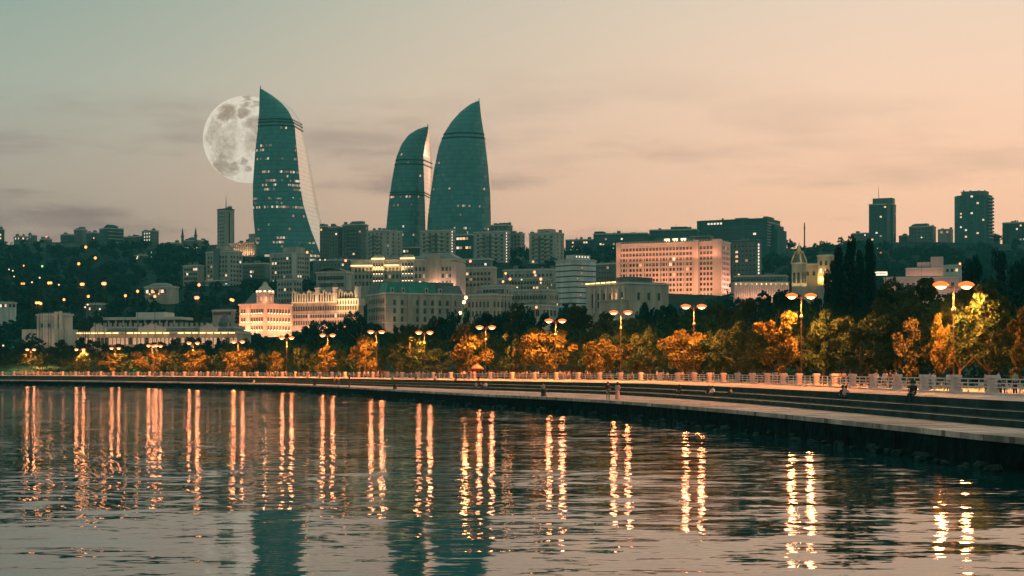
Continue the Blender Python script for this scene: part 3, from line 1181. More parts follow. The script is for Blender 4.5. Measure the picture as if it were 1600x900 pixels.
# ---- housing on the slope, west of the centre
b1 = bld('block_of_flats', 'building', 'tall stepped block of flats on the slope below the slab tower', 316, 358, 375, 392, 1080, 35, 'grey_concrete', (7, 9, 3.0, 3.0, 1.5, 1.5), (4, 9, 3, 3.0, 1.4, 1.5), lit=.12)
topbox(b1, .28, .62, .1, .8, 3.4)
part(b1, 'stair_tower', ['dark_concrete'], lambda k: k.box(-b1.WA * .62, -b1.WA * .40, -.9, -.01, 0, b1.H + 2))
for k in range(4):
    part(b1, 'balcony', ['trim'], lambda m, k=k: m.box(-b1.WA * .99, -b1.WA * .03, -1.1, -.02, b1.H - 19.5 - 3 * k, b1.H - 18.6 - 3 * k))
b = bld('block_of_flats', 'building', 'low wing of flats stepping down beside the tall stepped block', 283, 310, 317, 414, 1090, 30, 'olive_render', (6, 5, 2, 3.0, 1.5, 1.5), lit=.2)
b = bld('block_of_flats', 'building', 'broad recessed block between two taller blocks of flats on the slope', 374, 414, 422, 411, 1130, 20, 'dark_concrete', (11, 7, 2, 3.0, 1.5, 1.5), lit=.10)
b = bld('block_of_flats', 'building', 'block of flats with a bright white end wall below the moonlit tower', 417, 463, 481, 394, 1090, 35, 'grey_concrete', (8, 10, 3, 3.0, 1.5, 1.5), (5, 10, 3, 3.0, 1.3, 1.4), lit=.05)
topbox(b, .03, .55, .1, .7, 3.6)
part(b, 'end_panel', ['trim'], lambda k: k.box(-b.WA * .16, 0.08, -.25, -.02, 0, b.H - .8))
b = bld('vaulted_hall', 'hall', 'low grey hall with a shallow curved roof behind the mansard hotel', 492, 540, 548, 424, 920, 20, 'grey_concrete', (9, 2, 2.5, 3.8, 1.7, 2), lit=.06)
part(b, 'vault', ['grey_roof'], lambda k: [k.quad(*[(-b.WA * (i + q) / 8, yy, b.H + 1.9 * math.sin(math.pi * (i + q) / 8) + .1) for (q, yy) in ((0, -.3), (1, -.3), (1, b.WB), (0, b.WB))]) for i in range(8)])
b = bld('oval_restaurant', 'building', 'round roofed lit restaurant set among dark hillside trees', 222, 262, 274, 447, 950, 25, 'olive_render', (8, 1, 2, 3, 1.7, 1.8), lit=.5)
part(b, 'shell_roof', ['grey_roof'], lambda k: k.lathe([(b.WA * .52, b.H + .1), (b.WA * .45, b.H + 1.2), (b.WA * .25, b.H + 2), (.3, b.H + 2.2)], 18, -b.WA / 2, b.WB * .4, 0, 1, .45), smooth=True)
for k in range(4):
    part(b, 'terrace_lamp', ['lamp_glow_orange'], lambda m, k=k: m.ball((-b.WA * (.05 + .2 * k), -3, b.H - 3.5 - k % 2), .45, .45, .45))
b = bld('hillside_house', 'house', 'grey house with a sloping roof at the western frame edge', -16, 12, 22, 472, 800, 40, 'white_render', (5, 1, 1.0, 3, 1.5, 1.3), (2, 1, 1, 3, 1.3, 1.3), lit=.5)
b = bld('funicular_station', 'building', 'green lit glass funicular station half hidden in hillside trees', 207, 222, 234, 398, 1350, 40, 'teal_cladding', (3, 2, 1.5, 3.6, 2.2, 2.2), (3, 2, 1.5, 3.6, 2.2, 2.2), lit=.0)
part(b, 'light_tube', ['facade_dot'], lambda k: k.tube([(-b.WA * .95, -.8, b.H - 9.5), (-b.WA * .45, -.8, b.H - 1)], .35, 6))
part(b, 'light_tube', ['teal_light'], lambda k: k.tube([(.6, b.WB * .9, b.H - 6), (.6, b.WB * .9, b.H + 3)], .22, 6))
b = bld('hillside_house', 'house', 'plain concrete retaining block low on the dark wooded slope', 130, 150, 163, 474, 850, 40, 'dark_concrete', (4, 1, 2, 3, 1.3, 1.3), lit=.1)
b = bld('long_hall', 'hall', 'grey pitched hall beside the lit corner palace', 330, 362, 369, 484, 830, 20, 'grey_concrete', (7, 1, 1.2, 3, 1.6, 1.2), lit=.0)
b = bld('viewing_wall', 'wall', 'long pale retaining wall along the western hilltop', 60, 128, 131, 378, 1480, 10, 'dark_concrete', None, None, roof=None, cornice='dark_trim', depth=4)

# ---- waterfront, west
b = bld('opera_annex', 'building', 'blocky pale stone building standing alone above the western trees', 50, 96, 108, 490, 680, 30, 'pale_stone', (3, 1, 4, 3, 1.2, 1.4), lit=0)
part(b, 'lower_block', ['pale_stone'], lambda k: k.box(-b.WA - 3.4, 1.2, -5, b.WB + 2, 0, b.H - 6.4))
part(b, 'buttress', ['trim'], lambda k: (k.box(-3.2, -1.6, -.8, -.02, b.H - 6.4, b.H + .8), k.box(-.7, .5, -.8, -.02, b.H - 6.4, b.H + 1.0)))
flood(b, 0, 1500, (1, .55, .38), 16, 4, .5)
b = bld('pavilion', 'pavilion', 'long low modern pavilion under wide flat roofs behind the lit arcade', 163, 280, 288, 500, 720, 12, 'dark_concrete', None, None, roof=None, cornice=None, zb=520)
part(b, 'roof', ['trim'], lambda k: k.box(-b.WA - 1, 2, -3, b.WB, b.H + .1, b.H + 1.3))
part(b, 'upper_roof', ['trim'], lambda k: k.box(-b.WA * .58, -b.WA * .18, -2, b.WB * .8, b.H + 1.31, b.H + 3.4))
for k in range(10):
    part(b, 'column', ['trim'], lambda m, k=k: m.lathe([(.4, 0), (.34, b.H + .1)], 6, -b.WA * (.04 + .92 * k / 9), -2.2))
part(b, 'glazing', ['glass_dark'], lambda k: k.box(-b.WA * .97, -b.WA * .03, -.12, 0, 1, b.H - .4))
ar = bld('arcaded_row', 'building', 'long low arcaded building with glowing cornice lights above the western promenade', 112, 372, 380, 518, 650, 6, 'beige_stone', None, None, roof='slate_roof')
for k in range(40):
    lit_ = rng.random() < .7
    put('arch', winmesh(1.15, 2.7, 'window_dim' if lit_ else 'glass_dark', 'a'), ar.root, (-ar.WA * (.015 + .97 * k / 39), 0, ar.H - 5.0))
for k in range(22):
    u = .03 + .94 * k / 21
    if k in (8, 15):
        continue
    part(ar, 'cornice_lamp', ['led_strip'], lambda m, u=u: m.box(-ar.WA * u - 1.5, -ar.WA * u + .7, -.75, -.4, ar.H - .75, ar.H - .35))
for u, wd in ((.53, 5.5), (.18, 3.4), (.86, 3)):
    part(ar, 'gable', ['trim'], lambda m, u=u, wd=wd: (m.box(-ar.WA * u - wd, -ar.WA * u + wd, -.9, 1.2, ar.H + .04, ar.H + 1.3), m.poly([(-ar.WA * u - wd, -.9, ar.H + 1.31), (-ar.WA * u + wd, -.9, ar.H + 1.31), (-ar.WA * u, -.9, ar.H + 3.2)]),
                                                   m.poly([(-ar.WA * u + wd, 1.2, ar.H + 1.31), (-ar.WA * u - wd, 1.2, ar.H + 1.31), (-ar.WA * u, 1.2, ar.H + 3.2)])))
flood(ar, 0, 1000, (1, .48, .22), 3.5, ar.H - 6.5, .95)
b = bld('crenellated_hall', 'hall', 'long grey roofed hall with a crenellated parapet behind the glowing arcade', 140, 366, 372, 510, 690, 6, 'grey_concrete', None, None, roof='slate_roof', zb=530)
mr_ = MB()
mr_.box(-.55, .55, -.3, .5, .04, 1.6)
MER = mr_.mesh('merlon', ['grey_concrete'])
for i in range(28):
    put('merlon', MER, b.root, (-b.WA * (.01 + .98 * i / 27), 0, b.H))
part(b, 'corner_dome', ['slate_roof'], lambda k: k.lathe([(2.6, b.H), (2.6, b.H + 1.5), (1.9, b.H + 3), (.15, b.H + 5.4)], 10, -4.5, 1.5))

# the floodlit corner palace
pl = bld('corner_palace', 'palace', 'floodlit orange stone palace with a round corner turret', 368, 414, 450, 474, 780, 38, 'pink_stone', (9, 3, 2.6, 3.95, 1.05, 2.0), (8, 3, 2.6, 3.95, 1.05, 2.0), lit=.0, win='rs')
part(pl, 'bay', ['pink_stone'], lambda k: k.box(-pl.WA * .70, -pl.WA * .56, -.5, -.02, 0, pl.H - .75))
band(pl, pl.H - 5.7, .35)
band(pl, pl.H - 9.7, .35)
cx_, cy_ = -2.6, 2.6
part(pl, 'turret', ['pink_stone', 'trim', 'sconce'], lambda k: (k.lathe([(4.0, pl.H), (4.0, pl.H + 4.6)], 16, cx_, cy_, 0), k.lathe([(4.4, pl.H + 4.6), (4.4, pl.H + 5.3)], 16, cx_, cy_, 1),
                                               [k.box(cx_ + 3.9 * math.cos(a) - .35, cx_ + 3.9 * math.cos(a) + .35, cy_ + 3.9 * math.sin(a) - .35, cy_ + 3.9 * math.sin(a) + .35, pl.H + 5.3, pl.H + 6.0, 2) for a in (-2.6, -2.0, -1.4, -.8, -.2, .4)]))
part(pl, 'dome', ['pale_stone'], lambda k: k.lathe([(3.6, pl.H + 5.3), (3.3, pl.H + 6.6), (2.3, pl.H + 7.9), (1.5, pl.H + 8.3), (1.4, pl.H + 9.2), (.7, pl.H + 10), (.1, pl.H + 10.4)], 14, cx_, cy_), smooth=True)
part(pl, 'flagpole', ['iron'], lambda k: k.tube([(cx_, cy_, pl.H + 10), (cx_, cy_, pl.H + 12.6)], .1, 5))
for k in range(5):
    a = -2.5 + k * .62
    put('turret_window', winmesh(.9, 2.4, 'window_dim', 'a'), pl.root, (cx_ + 4.0 * math.cos(a), cy_ + 4.0 * math.sin(a), pl.H + .9), a + math.pi / 2)
part(pl, 'hipped_roof', ['slate_roof'], lambda k: k.frustum([(-pl.WA * .95, 2), (-pl.WA * .30, 2), (-pl.WA * .30, pl.WB * .9), (-pl.WA * .95, pl.WB * .9)], [(-pl.WA * .82, 6), (-pl.WA * .42, 6), (-pl.WA * .42, pl.WB * .7), (-pl.WA * .82, pl.WB * .7)], pl.H + .1, pl.H + 5.6))
flood(pl, 0, 8000, (1, .36, .16), 9, pl.H - 13.5, .62)
flood(pl, 1, 8000, (1, .36, .16), 9, pl.H - 13.5, .62)
lamp_light('POINT', pl.root, (cx_ + 4.2, cy_ - 4.2, pl.H + 1.2), 420, (1, .5, .25), .3)

# the mansard hotel row
mh = bld('mansard_hotel', 'hotel', 'long stone hotel with glowing sculpted dormers along its mansard roof', 448, 560, 567, 470, 800, 28, 'beige_stone', (26, 4, 2.2, 3.5, .95, 2.1, .02), (3, 4, 2.2, 3.5, .95, 2.1), lit=.03, win='a')
part(mh, 'mansard', ['slate_roof'], lambda k: k.frustum([(-mh.WA, 0), (0, 0), (0, mh.WB), (-mh.WA, mh.WB)], [(-mh.WA + 1.6, 1.8), (-1.6, 1.8), (-1.6, mh.WB - 1.8), (-mh.WA + 1.6, mh.WB - 1.8)], mh.H + .05, mh.H + 5.2))
for k in range(13):
    u = .03 + .94 * k / 12
    hgt = 3.4 + (1.2 if k % 3 == 0 else 0)
    x = -mh.WA * u
    part(mh, 'dormer', ['trim', 'glass_dark'], lambda m, x=x, hgt=hgt: (m.box(x - 1.0, x - .5, -.1, 1.6, mh.H + .06, mh.H + hgt), m.box(x + .5, x + 1.0, -.1, 1.6, mh.H + .06, mh.H + hgt),
                                                                   m.box(x - 1.2, x + 1.2, -.3, 1.6, mh.H + hgt, mh.H + hgt + .5), m.poly([(x - 1.0, -.2, mh.H + hgt + .5), (x + 1.0, -.2, mh.H + hgt + .5), (x, -.2, mh.H + hgt + 1.5)]), m.quad((x - .5, .1, mh.H + .1), (x + .5, .1, mh.H + .1), (x + .5, .1, mh.H + hgt), (x - .5, .1, mh.H + hgt), 1)))
for u, r in ((.02, 2.4), (.36, 2.0), (.62, 2.2)):
    part(mh, 'roof_turret', ['trim', 'slate_roof'], lambda m, u=u, r=r: (m.lathe([(r * .62, mh.H), (r * .6, mh.H + 6.2), (r * .75, mh.H + 6.3), (r * .7, mh.H + 7)], 10, -mh.WA * u, .9), m.lathe([(r * .62, mh.H + 7), (r * .45, mh.H + 8), (.1, mh.H + 9)], 10, -mh.WA * u, .9, 1)))
part(mh, 'lit_gallery', ['trim', 'glass_dark'], lambda k: (k.box(-mh.WA * .30, .7, -.75, -.36, mh.H - 2.2, mh.H + 1.2), k.box(.36, .75, -.3, mh.WB, mh.H - 2.2, mh.H + 1.2), [k.box(-mh.WA * .28 * i / 7 - .8, -mh.WA * .28 * i / 7 - .2, -.8, -.76, mh.H - 1.6, mh.H + .5, 1) for i in range(8)]))
flood(mh, 0, 1300, (1, .56, .24), 1.6, mh.H - .2, 1.25)
flood(mh, 0, 1500, (1, .56, .24), 3.6, mh.H - 4.2, 1.0, width=mh.WA * .32, at=mh.WA * .15)
flood(mh, 0, 6500, (1, .46, .30), 7, mh.H - 17, .5)
band(mh, mh.H - 6.2, .3)

# the beige block with the green roof
gb = bld('apartment_palace', 'building', 'beige stone block with a bright green roof edge and arched windows', 567, 603, 722, 457, 800, 66, 'beige_stone', (9, 5, 2.6, 4.0, 1.2, 2.2), (9, 4, 3.4, 4.0, 1.25, 2.4), lit=.0, win='a')
part(gb, 'green_roof', ['green_roof'], lambda k: (k.frustum([(-gb.WA * .45, -.1), (.1, -.1), (.1, gb.WB * .66), (-gb.WA * .45, gb.WB * .66)], [(-gb.WA * .42, 1.6), (-1.6, 1.6), (-1.6, gb.WB * .63), (-gb.WA * .42, gb.WB * .63)], gb.H + .1, gb.H + 5.2)))
part(gb, 'mansard', ['slate_roof'], lambda k: (k.frustum([(-gb.WA, 0), (-gb.WA * .46, 0), (-gb.WA * .46, gb.WB), (-gb.WA, gb.WB)], [(-gb.WA + 1.5, 1.5), (-gb.WA * .46, 1.5), (-gb.WA * .46, gb.WB), (-gb.WA + 1.5, gb.WB)], gb.H + .1, gb.H + 6),
                                                       k.frustum([(-gb.WA * .45, gb.WB * .67), (-.4, gb.WB * .67), (-.4, gb.WB), (-gb.WA * .45, gb.WB)], [(-gb.WA * .45, gb.WB * .70), (-2, gb.WB * .70), (-2, gb.WB * .97), (-gb.WA * .45, gb.WB * .97)], gb.H + .1, gb.H + 4)))
for v in (.08, .22, .52, .70):
    part(gb, 'dormer', ['trim', 'glass_dark'], lambda m, v=v: (m.box(-1.6, .2, gb.WB * v - .8, gb.WB * v + .8, gb.H + .11, gb.H + 2.4), m.quad((.22, gb.WB * v - .5, gb.H + .4), (.22, gb.WB * v + .5, gb.H + .4), (.22, gb.WB * v + .5, gb.H + 2), (.22, gb.WB * v - .5, gb.H + 2), 1)))
for v in (.30, .44, .86, .985):
    part(gb, 'pilaster', ['beige_stone'], lambda m, v=v: m.box(.02, .7, gb.WB * v - .9, gb.WB * v + .9, 0, gb.H - .75))
band(gb, gb.H - 6.9, .3)
band(gb, gb.H - 14.6, .35)
lamp_light('POINT', gb.root, (5, -2, gb.H - 17), 900, (1, .5, .3), .4)

# the long hotel with glowing pediments behind it
lc = bld('pedimented_hotel', 'hotel', 'long hotel behind the green roofed block with glowing pediments and cornice', 545, 712, 725, 404, 930, 12, 'olive_render', (26, 3, 4.6, 3.9, 1.15, 2.1, .03), (4, 7, 3.0, 3.9, 1.1, 2.0), lit=.12, win='r')
for u0, u1 in ((.46, .56), (.16, .24)):
    pass
for x0, x1 in ((545, 580), (599, 622)):
    part(lc, 'cornice_light', ['led_strip'], lambda k, x0=x0, x1=x1: k.box(-(712 - x0) * lc.s / math.cos(lc.t), -(712 - x1) * lc.s / math.cos(lc.t), -.75, -.36, lc.H - 3.6, lc.H - 3.0))
for x0, x1 in ((580, 599), (626, 647)):
    xa, xb = -(712 - x0) * lc.s / math.cos(lc.t), -(712 - x1) * lc.s / math.cos(lc.t)
    xm_ = (xa + xb) / 2
    part(lc, 'pediment', ['pale_stone', 'led_strip'], lambda k, xa=xa, xb=xb, xm_=xm_: (k.box(xa, xb, -1.0, -.02, lc.H - 14, lc.H + .8), k.box(xa - .4, xb + .4, -1.5, -1.01, lc.H + .1, lc.H + .8, 1),
        [k.quad((xm_ + (xb - xm_) * math.cos(math.pi * i / 8), -1.02, lc.H + .8 + 2.0 * math.sin(math.pi * i / 8)), (xm_ + (xb - xm_) * math.cos(math.pi * (i + 1) / 8), -1.02, lc.H + .8 + 2.0 * math.sin(math.pi * (i + 1) / 8)),
                (xm_ + (xb - xm_) * math.cos(math.pi * (i + 1) / 8), .6, lc.H + .8 + 2.0 * math.sin(math.pi * (i + 1) / 8)), (xm_ + (xb - xm_) * math.cos(math.pi * i / 8), .6, lc.H + .8 + 2.0 * math.sin(math.pi * i / 8))) for i in range(8)],
        k.poly([(xm_ + (xb - xm_) * math.cos(math.pi * i / 8), -1.02, lc.H + .8 + 2.0 * math.sin(math.pi * i / 8)) for i in range(9)])))
    for r in range(3):
        for k in range(4):
            put('pediment_window', winmesh(.95, 2.0, 'glass_dark', 'rs'), lc.root, (xa + (xb - xa) * (.16 + .227 * k), -1.0, lc.H - 4.2 - 3.9 * r))
part(lc, 'corner_tower', ['pink_stone'], lambda k: k.box(-2.6, .5, -.6, lc.WB * .98, 0, lc.H - 2))
part(lc, 'vault_roof', ['grey_roof'], lambda k: k.frustum([(-lc.WA * .33, .2), (0, .2), (0, lc.WB), (-lc.WA * .33, lc.WB)], [(-lc.WA * .33, 3), (-4.5, 3), (-4.5, lc.WB * .8), (-lc.WA * .33, lc.WB * .8)], lc.H + .5, lc.H + 3.4))
part(lc, 'central_gable', ['beige_stone'], lambda k: k.box(-lc.WA * .27, -lc.WA * .14, -.5, -.02, lc.H - 13, lc.H + 2.4))
flood(lc, 0, 1900, (1, .52, .36), 3, lc.H - 16, .7, width=lc.WA * .26, at=lc.WA * .14)
flood(lc, 1, 900, (1, .52, .40), 3, lc.H - 22, .7)
flood(lc, 0, 1300, (1, .62, .28), 2.6, lc.H - 6, 1.0, width=lc.WA * .40, at=lc.WA * .68)

# ---- flats below and beside the towers
def flats(label, x0, xm, x1, yt, D, th=24, wall='grey_concrete', rows=13, ca=4, box=None, lit=.02, cb=2):
    b = bld('block_of_flats', 'building', label, x0, xm, x1, yt, D, th, wall, (ca, rows, 2.2, 3.0, 1.7, 1.5, .04), (cb, rows, 2.2, 3.0, 1.3, 1.4) if cb else None, lit=lit)
    if ca >= 4:
        for u in (.30, .52, .74):
            part(b, 'balcony_stack', ['dark_concrete' if u == .52 else b.wall], lambda k, u=u: [k.box(-b.WA * (u + .09), -b.WA * (u - .09), -1.2, -.05, b.H - 4.6 - 3 * r, b.H - 3.6 - 3 * r) for r in range(rows)])
    if box:
        topbox(b, *box)
    clutter(b, 3)
    return b


flats('dark hilltop block just past the pale edge of the moonlit tower', 499, 508, 514, 353, 1370, 35, 'dark_concrete', 8, 2)
antenna(b, .5, .5, 2)
flats('narrow hilltop block second in the row between the flame towers', 513, 528, 534, 354, 1350, 30, 'dark_concrete', 9, 3)
flats('wide hilltop block with a raised roof house between the flame towers', 533, 566, 574, 350, 1340, 25, 'dark_concrete', 10, 6, (.1, .6, .2, .8, 2.6))
flats('pale balconied block of flats directly below the smallest flame tower', 570, 600, 627, 359, 1260, 45, 'grey_concrete', 13, 4, None, .04, 3)
fb = flats('pale balconied block standing between two flame towers with a string of lights on its edge', 655, 706, 711, 359, 1240, 22, 'olive_render', 13, 5)
part(fb, 'light_string', ['facade_dot'], lambda k: [k.box(.1, .6, -.5, .1, fb.H - 2 - 2.1 * i, fb.H - 1.1 - 2.1 * i) for i in range(15)])
fb = flats('pale balconied block in front of the broad flame tower with a lit edge', 740, 791, 797, 361, 1230, 22, 'grey_concrete', 13, 5)
part(fb, 'light_string', ['facade_dot'], lambda k: [k.box(.1, .6, -.5, .1, fb.H - 2 - 2.1 * i, fb.H - 1.1 - 2.1 * i) for i in range(15)])
flats('taller grey block peeking over the one before the broad flame tower', 764, 792, 801, 351, 1330, 25, 'dark_concrete', 9, 4, (.1, .5, .2, .8, 1.8), .0)
flats('small plain block at the end of the row beside the broad tower', 797, 814, 820, 364, 1340, 30, 'grey_concrete', 7, 3, None, .0)
fb = flats('detached balconied block of flats with a round roof house', 827, 868, 882, 363, 1220, 30, 'olive_render', 14, 4, (.25, .75, .2, .8, 3.0), .02)
b = bld('gatehouse', 'building', 'dark glass podium with warm windows between the flame towers', 627, 655, 657, 386, 1280, 20, 'teal_cladding', (5, 3, 2, 3.8, 1.6, 1.8), lit=.35)
b = bld('gatehouse', 'building', 'dark podium under the broad flame tower with five glowing windows', 711, 738, 742, 366, 1270, 20, 'teal_cladding', (5, 2, 2.2, 7, 2.0, 1.8), lit=.7)
for lb, x0, x1, yt, D, wl_ in (('long grey low block on the slope below the moonlit tower and flats', 486, 560, 405, 1180, 'dark_concrete'), ('dark low building at the foot of the flats between the towers', 600, 660, 401, 1150, 'dark_concrete'),
                              ('low block filling the gap below the broad tower flats', 720, 770, 404, 1120, 'dark_concrete'), ('long dim terrace behind the banded white office', 786, 875, 420, 1050, 'grey_concrete'),
                              ('pale boxy building beside the pink corner of the pedimented hotel', 724, 776, 417, 960, 'olive_render')):
    b = bld('terraced_block', 'building', lb, x0, x1 - 6, x1, yt, D, 20, wl_, (max(5, int((x1 - x0) / 7)), 3, 3, 3.2, 1.4, 1.5), lit=.12)

# ---- centre: white banded office, arched houses, theatre
wo_ = bld('office_block', 'building', 'white office block with dark horizontal window bands', 869, 897, 933, 405, 930, 52, 'white_render', None, None, cornice='trim')
for k in range(8):
    z = wo_.H - 3.6 - 3.05 * k
    part(wo_, 'window_band', ['glass_dark'], lambda m, z=z: (m.box(-wo_.WA + .3, .06, -.06, 0, z, z + .62), m.box(0, .06, 0, wo_.WB - .3, z, z + .62)))
    put('lit_window', winmesh(1.0, 1.2, 'window_dim', 'r'), wo_.root, (0.05, wo_.WB * rng.uniform(.1, .9), z - 1.6), math.pi / 2)
topbox(wo_, .02, .5, .05, .75, 2.6, 'white_render')
for k in range(5):
    put('lit_window', winmesh(.9, 1.0, 'window_pale', 'r'), wo_.root, (-wo_.WA * .018, wo_.WB * (.12 + .13 * k), wo_.H + 1.0), math.pi / 2)
for lb, x0, xm, x1, yt, D, th, wall, A, B in (
        ('pink arched gallery house behind the orange street lamp', 752, 790, 806, 445, 880, 30, 'pink_stone', (7, 2, 2, 4, 1.5, 2.4), (4, 2, 2, 4, 1.3, 2.2)),
        ('stepped stone house with tall upper windows beside the green roofed block', 727, 768, 800, 459, 780, 40, 'beige_stone', (6, 3, 3.5, 4.4, 1.1, 2.6), (5, 3, 3.5, 4.4, 1.1, 2.6)),
        ('long pale stone house with a low arched wing before the banded office', 796, 858, 874, 452, 850, 25, 'beige_stone', (12, 3, 3, 3.8, 1.1, 2.0), (4, 3, 3, 3.8, 1.1, 2)),
        ('low arched pavilion wing half hidden by trees beneath the banded office', 806, 846, 872, 476, 740, 35, 'pale_stone', (5, 1, 2, 4, 1.8, 3.0), (4, 1, 2, 4, 1.6, 2.8))):
    b = bld('stone_house', 'house', lb, x0, xm, x1, yt, D, th, wall, A, B, lit=.05, win='a')
    band(b, b.H - 2.2, .3)
    clutter(b, 2)
thb = bld('theatre', 'theatre', 'stone theatre with tall columns and a glowing roof edge', 920, 982, 1049, 441, 760, 55, 'beige_stone', None, (3, 1, 4.6, 5, 1.4, 3.2, .12), lit=0)
for k in range(6):
    put('tall_window', winmesh(1.5, 6.5, 'window_dim' if k == 1 else 'glass_dark', 'r'), thb.root, (-thb.WA * (.14 + .14 * k), 0, thb.H - 11))
    part(thb, 'column', ['trim'], lambda m, k=k: m.lathe([(.5, thb.H - 13.5), (.45, thb.H - 2)], 8, -thb.WA * (.07 + .14 * k), -.8))
part(thb, 'roof_light', ['led_strip'], lambda m: [m.box(-thb.WA * (.99 - .125 * i), -thb.WA * (.90 - .125 * i), -.8, -.4, thb.H + .2, thb.H + .75) for i in range(6)])
part(thb, 'stage_house', ['slate_roof'], lambda k: k.box(-thb.WA * .35, -1, thb.WB * .05, thb.WB * .62, thb.H + .06, thb.H + 2.6))
part(thb, 'porch', ['beige_stone'], lambda k: (k.box(-thb.WA * .5, .4, -4.5, -.9, 0, thb.H - 8.6), k.box(-thb.WA * .52, .7, -4.8, -.87, thb.H - 8.6, thb.H - 7.8)))
lamp_light('POINT', thb.root, (-thb.WA * .28, -3, thb.H - 7), 260, (1, .5, .25), .3)
gz = empty('gazebo', tuple(W(980, HY, 345).xy) + (Z_PROM,), label='open timber gazebo with a shallow hipped roof among the lit trees', cat='gazebo')
k_ = MB()
k_.frustum([(-6.2, -4), (6.2, -4), (6.2, 4), (-6.2, 4)], [(-2.4, -.8), (2.4, -.8), (2.4, .8), (-2.4, .8)], 10.4, 12.2)
k_.box(-6.0, 6.0, -3.8, 3.8, 10.05, 10.39)
k_.obj('roof', ['iron'], gz)
for sx in (-5.5, -1.8, 1.8, 5.5):
    for sy in (-3.4, 3.4):
        q = MB()
        q.box(sx - .18, sx + .18, sy - .18, sy + .18, 0, 10.04)
        q.obj('post', ['bark'], gz)

# ---- the floodlit pink government house
gv = bld('government_house', 'building', 'huge pink floodlit government building with rows of small windows', 970, 1127, 1147, 376, 1000, 25, 'pink_stone', None, None, lit=.02)
gv.n = 0
gv.frame = 'pink_stone'
windows(gv, 0, (30, 10, 3.0, 3.15, 1.45, 1.8, .012), .03, 'r', skip=lambda k, r: 1 <= k <= 1 or 6 <= k <= 7)
windows(gv, 1, (5, 10, 3.0, 3.15, 1.45, 1.8, .1), .03)
finish_windows(gv)
for xa, xb in ((-17.2, -14.0), (-5.2, .6)):
    part(gv, 'pylon', ['pink_stone'], lambda k, xa=xa, xb=xb: k.box(xa, xb, -1.3, -.02, 0, gv.H + .9))
part(gv, 'pylon', ['pink_stone'], lambda k: k.box(-gv.WA - .7, -gv.WA + 2, -1.0, -.02, 0, gv.H + .8))
part(gv, 'pilaster', ['pink_stone'], lambda k: [k.box(-gv.WA * (.27 + .71 * i / 9) - .35, -gv.WA * (.27 + .71 * i / 9) + .35, -.7, -.02, 0, gv.H - 9.2) for i in range(10)])
part(gv, 'attic_ledge', ['pink_stone'], lambda k: k.box(-gv.WA, -17.3, -.9, -.03, gv.H - 9.0, gv.H - 8.5))
part(gv, 'parapet', ['pink_stone'], lambda k: [k.box(-gv.WA * (i + .2) / 40, -gv.WA * (i + .75) / 40, .2, .7, gv.H + .5, gv.H + 1.3) for i in range(40)])
part(gv, 'penthouse', ['dark_concrete', 'sconce'], lambda k: (k.box(-gv.WA * .66, -gv.WA * .30, 7, 12, gv.H + .5, gv.H + 3.4), [k.box(-gv.WA * (.42 + .08 * i), -gv.WA * (.37 + .08 * i), 6.8, 6.99, gv.H + 1.0, gv.H + 2.8, 1) for i in range(3)]))
flood(gv, 0, 17000, (1, .42, .20), 13, gv.H - 37, .55)
flood(gv, 0, 4500, (1, .41, .22), 5.0, gv.H - 9.2, 1.0)
flood(gv, 1, 8000, (1, .42, .30), 7, gv.H - 37, .6)
for u in (.14, .25, .42, .56, .70, .84, .97):
    part(gv, 'base_lamp', ['sconce'], lambda k, u=u: k.box(-gv.WA * u - .5, -gv.WA * u + .5, -2.6, -2.0, gv.H - 36.5, gv.H - 35.6))

# colonnade wing
cw = bld('colonnade_wing', 'building', 'low white lit colonnade stretching from the pink government house to the cupola', 1147, 1232, 1238, 441, 900, 0, 'pink_stone', None, None, cornice='trim', depth=12)
for k in range(24):
    part(cw, 'column', ['trim'], lambda m, k=k: m.lathe([(.42, cw.H - 8), (.38, cw.H - .8)], 6, -cw.WA * (.01 + .98 * k / 23), -1.3))
for k in range(11):
    part(cw, 'cornice_lamp', ['sconce'], lambda m, k=k: m.box(-cw.WA * (.04 + .92 * k / 10) - .4, -cw.WA * (.04 + .92 * k / 10) + .4, -.85, -.4, cw.H - 1.3, cw.H - .75))
flood(cw, 0, 1700, (1, .45, .30), 4.5, cw.H - 9, .85)
b = bld('office_tower', 'tower', 'dark round cornered office block with a white vertical light strip', 1146, 1184, 1192, 375, 1080, 30, 'dark_concrete', (6, 10, 3, 3.1, 1.5, 1.4), None, lit=.03, cornice='dark_trim')
part(b, 'light_strip', ['facade_dot'], lambda k: [k.box(.1, .7, .2, 1.0, b.H - 3.6 - 2.05 * i, b.H - 2.4 - 2.05 * i) for i in range(11)])
for r in range(3):
    put('lit_window', winmesh(1.8, 1.4, 'window_warm', 'r'), b.root, (-b.WA * .80, -.05, b.H - 8 - 3 * r))
b = bld('terraced_block', 'building', 'dark low block between the office tower and the cupola', 1150, 1228, 1236, 430, 1060, 15, 'dark_concrete', (14, 2, 2, 3.4, 1.4, 1.4), lit=.02)

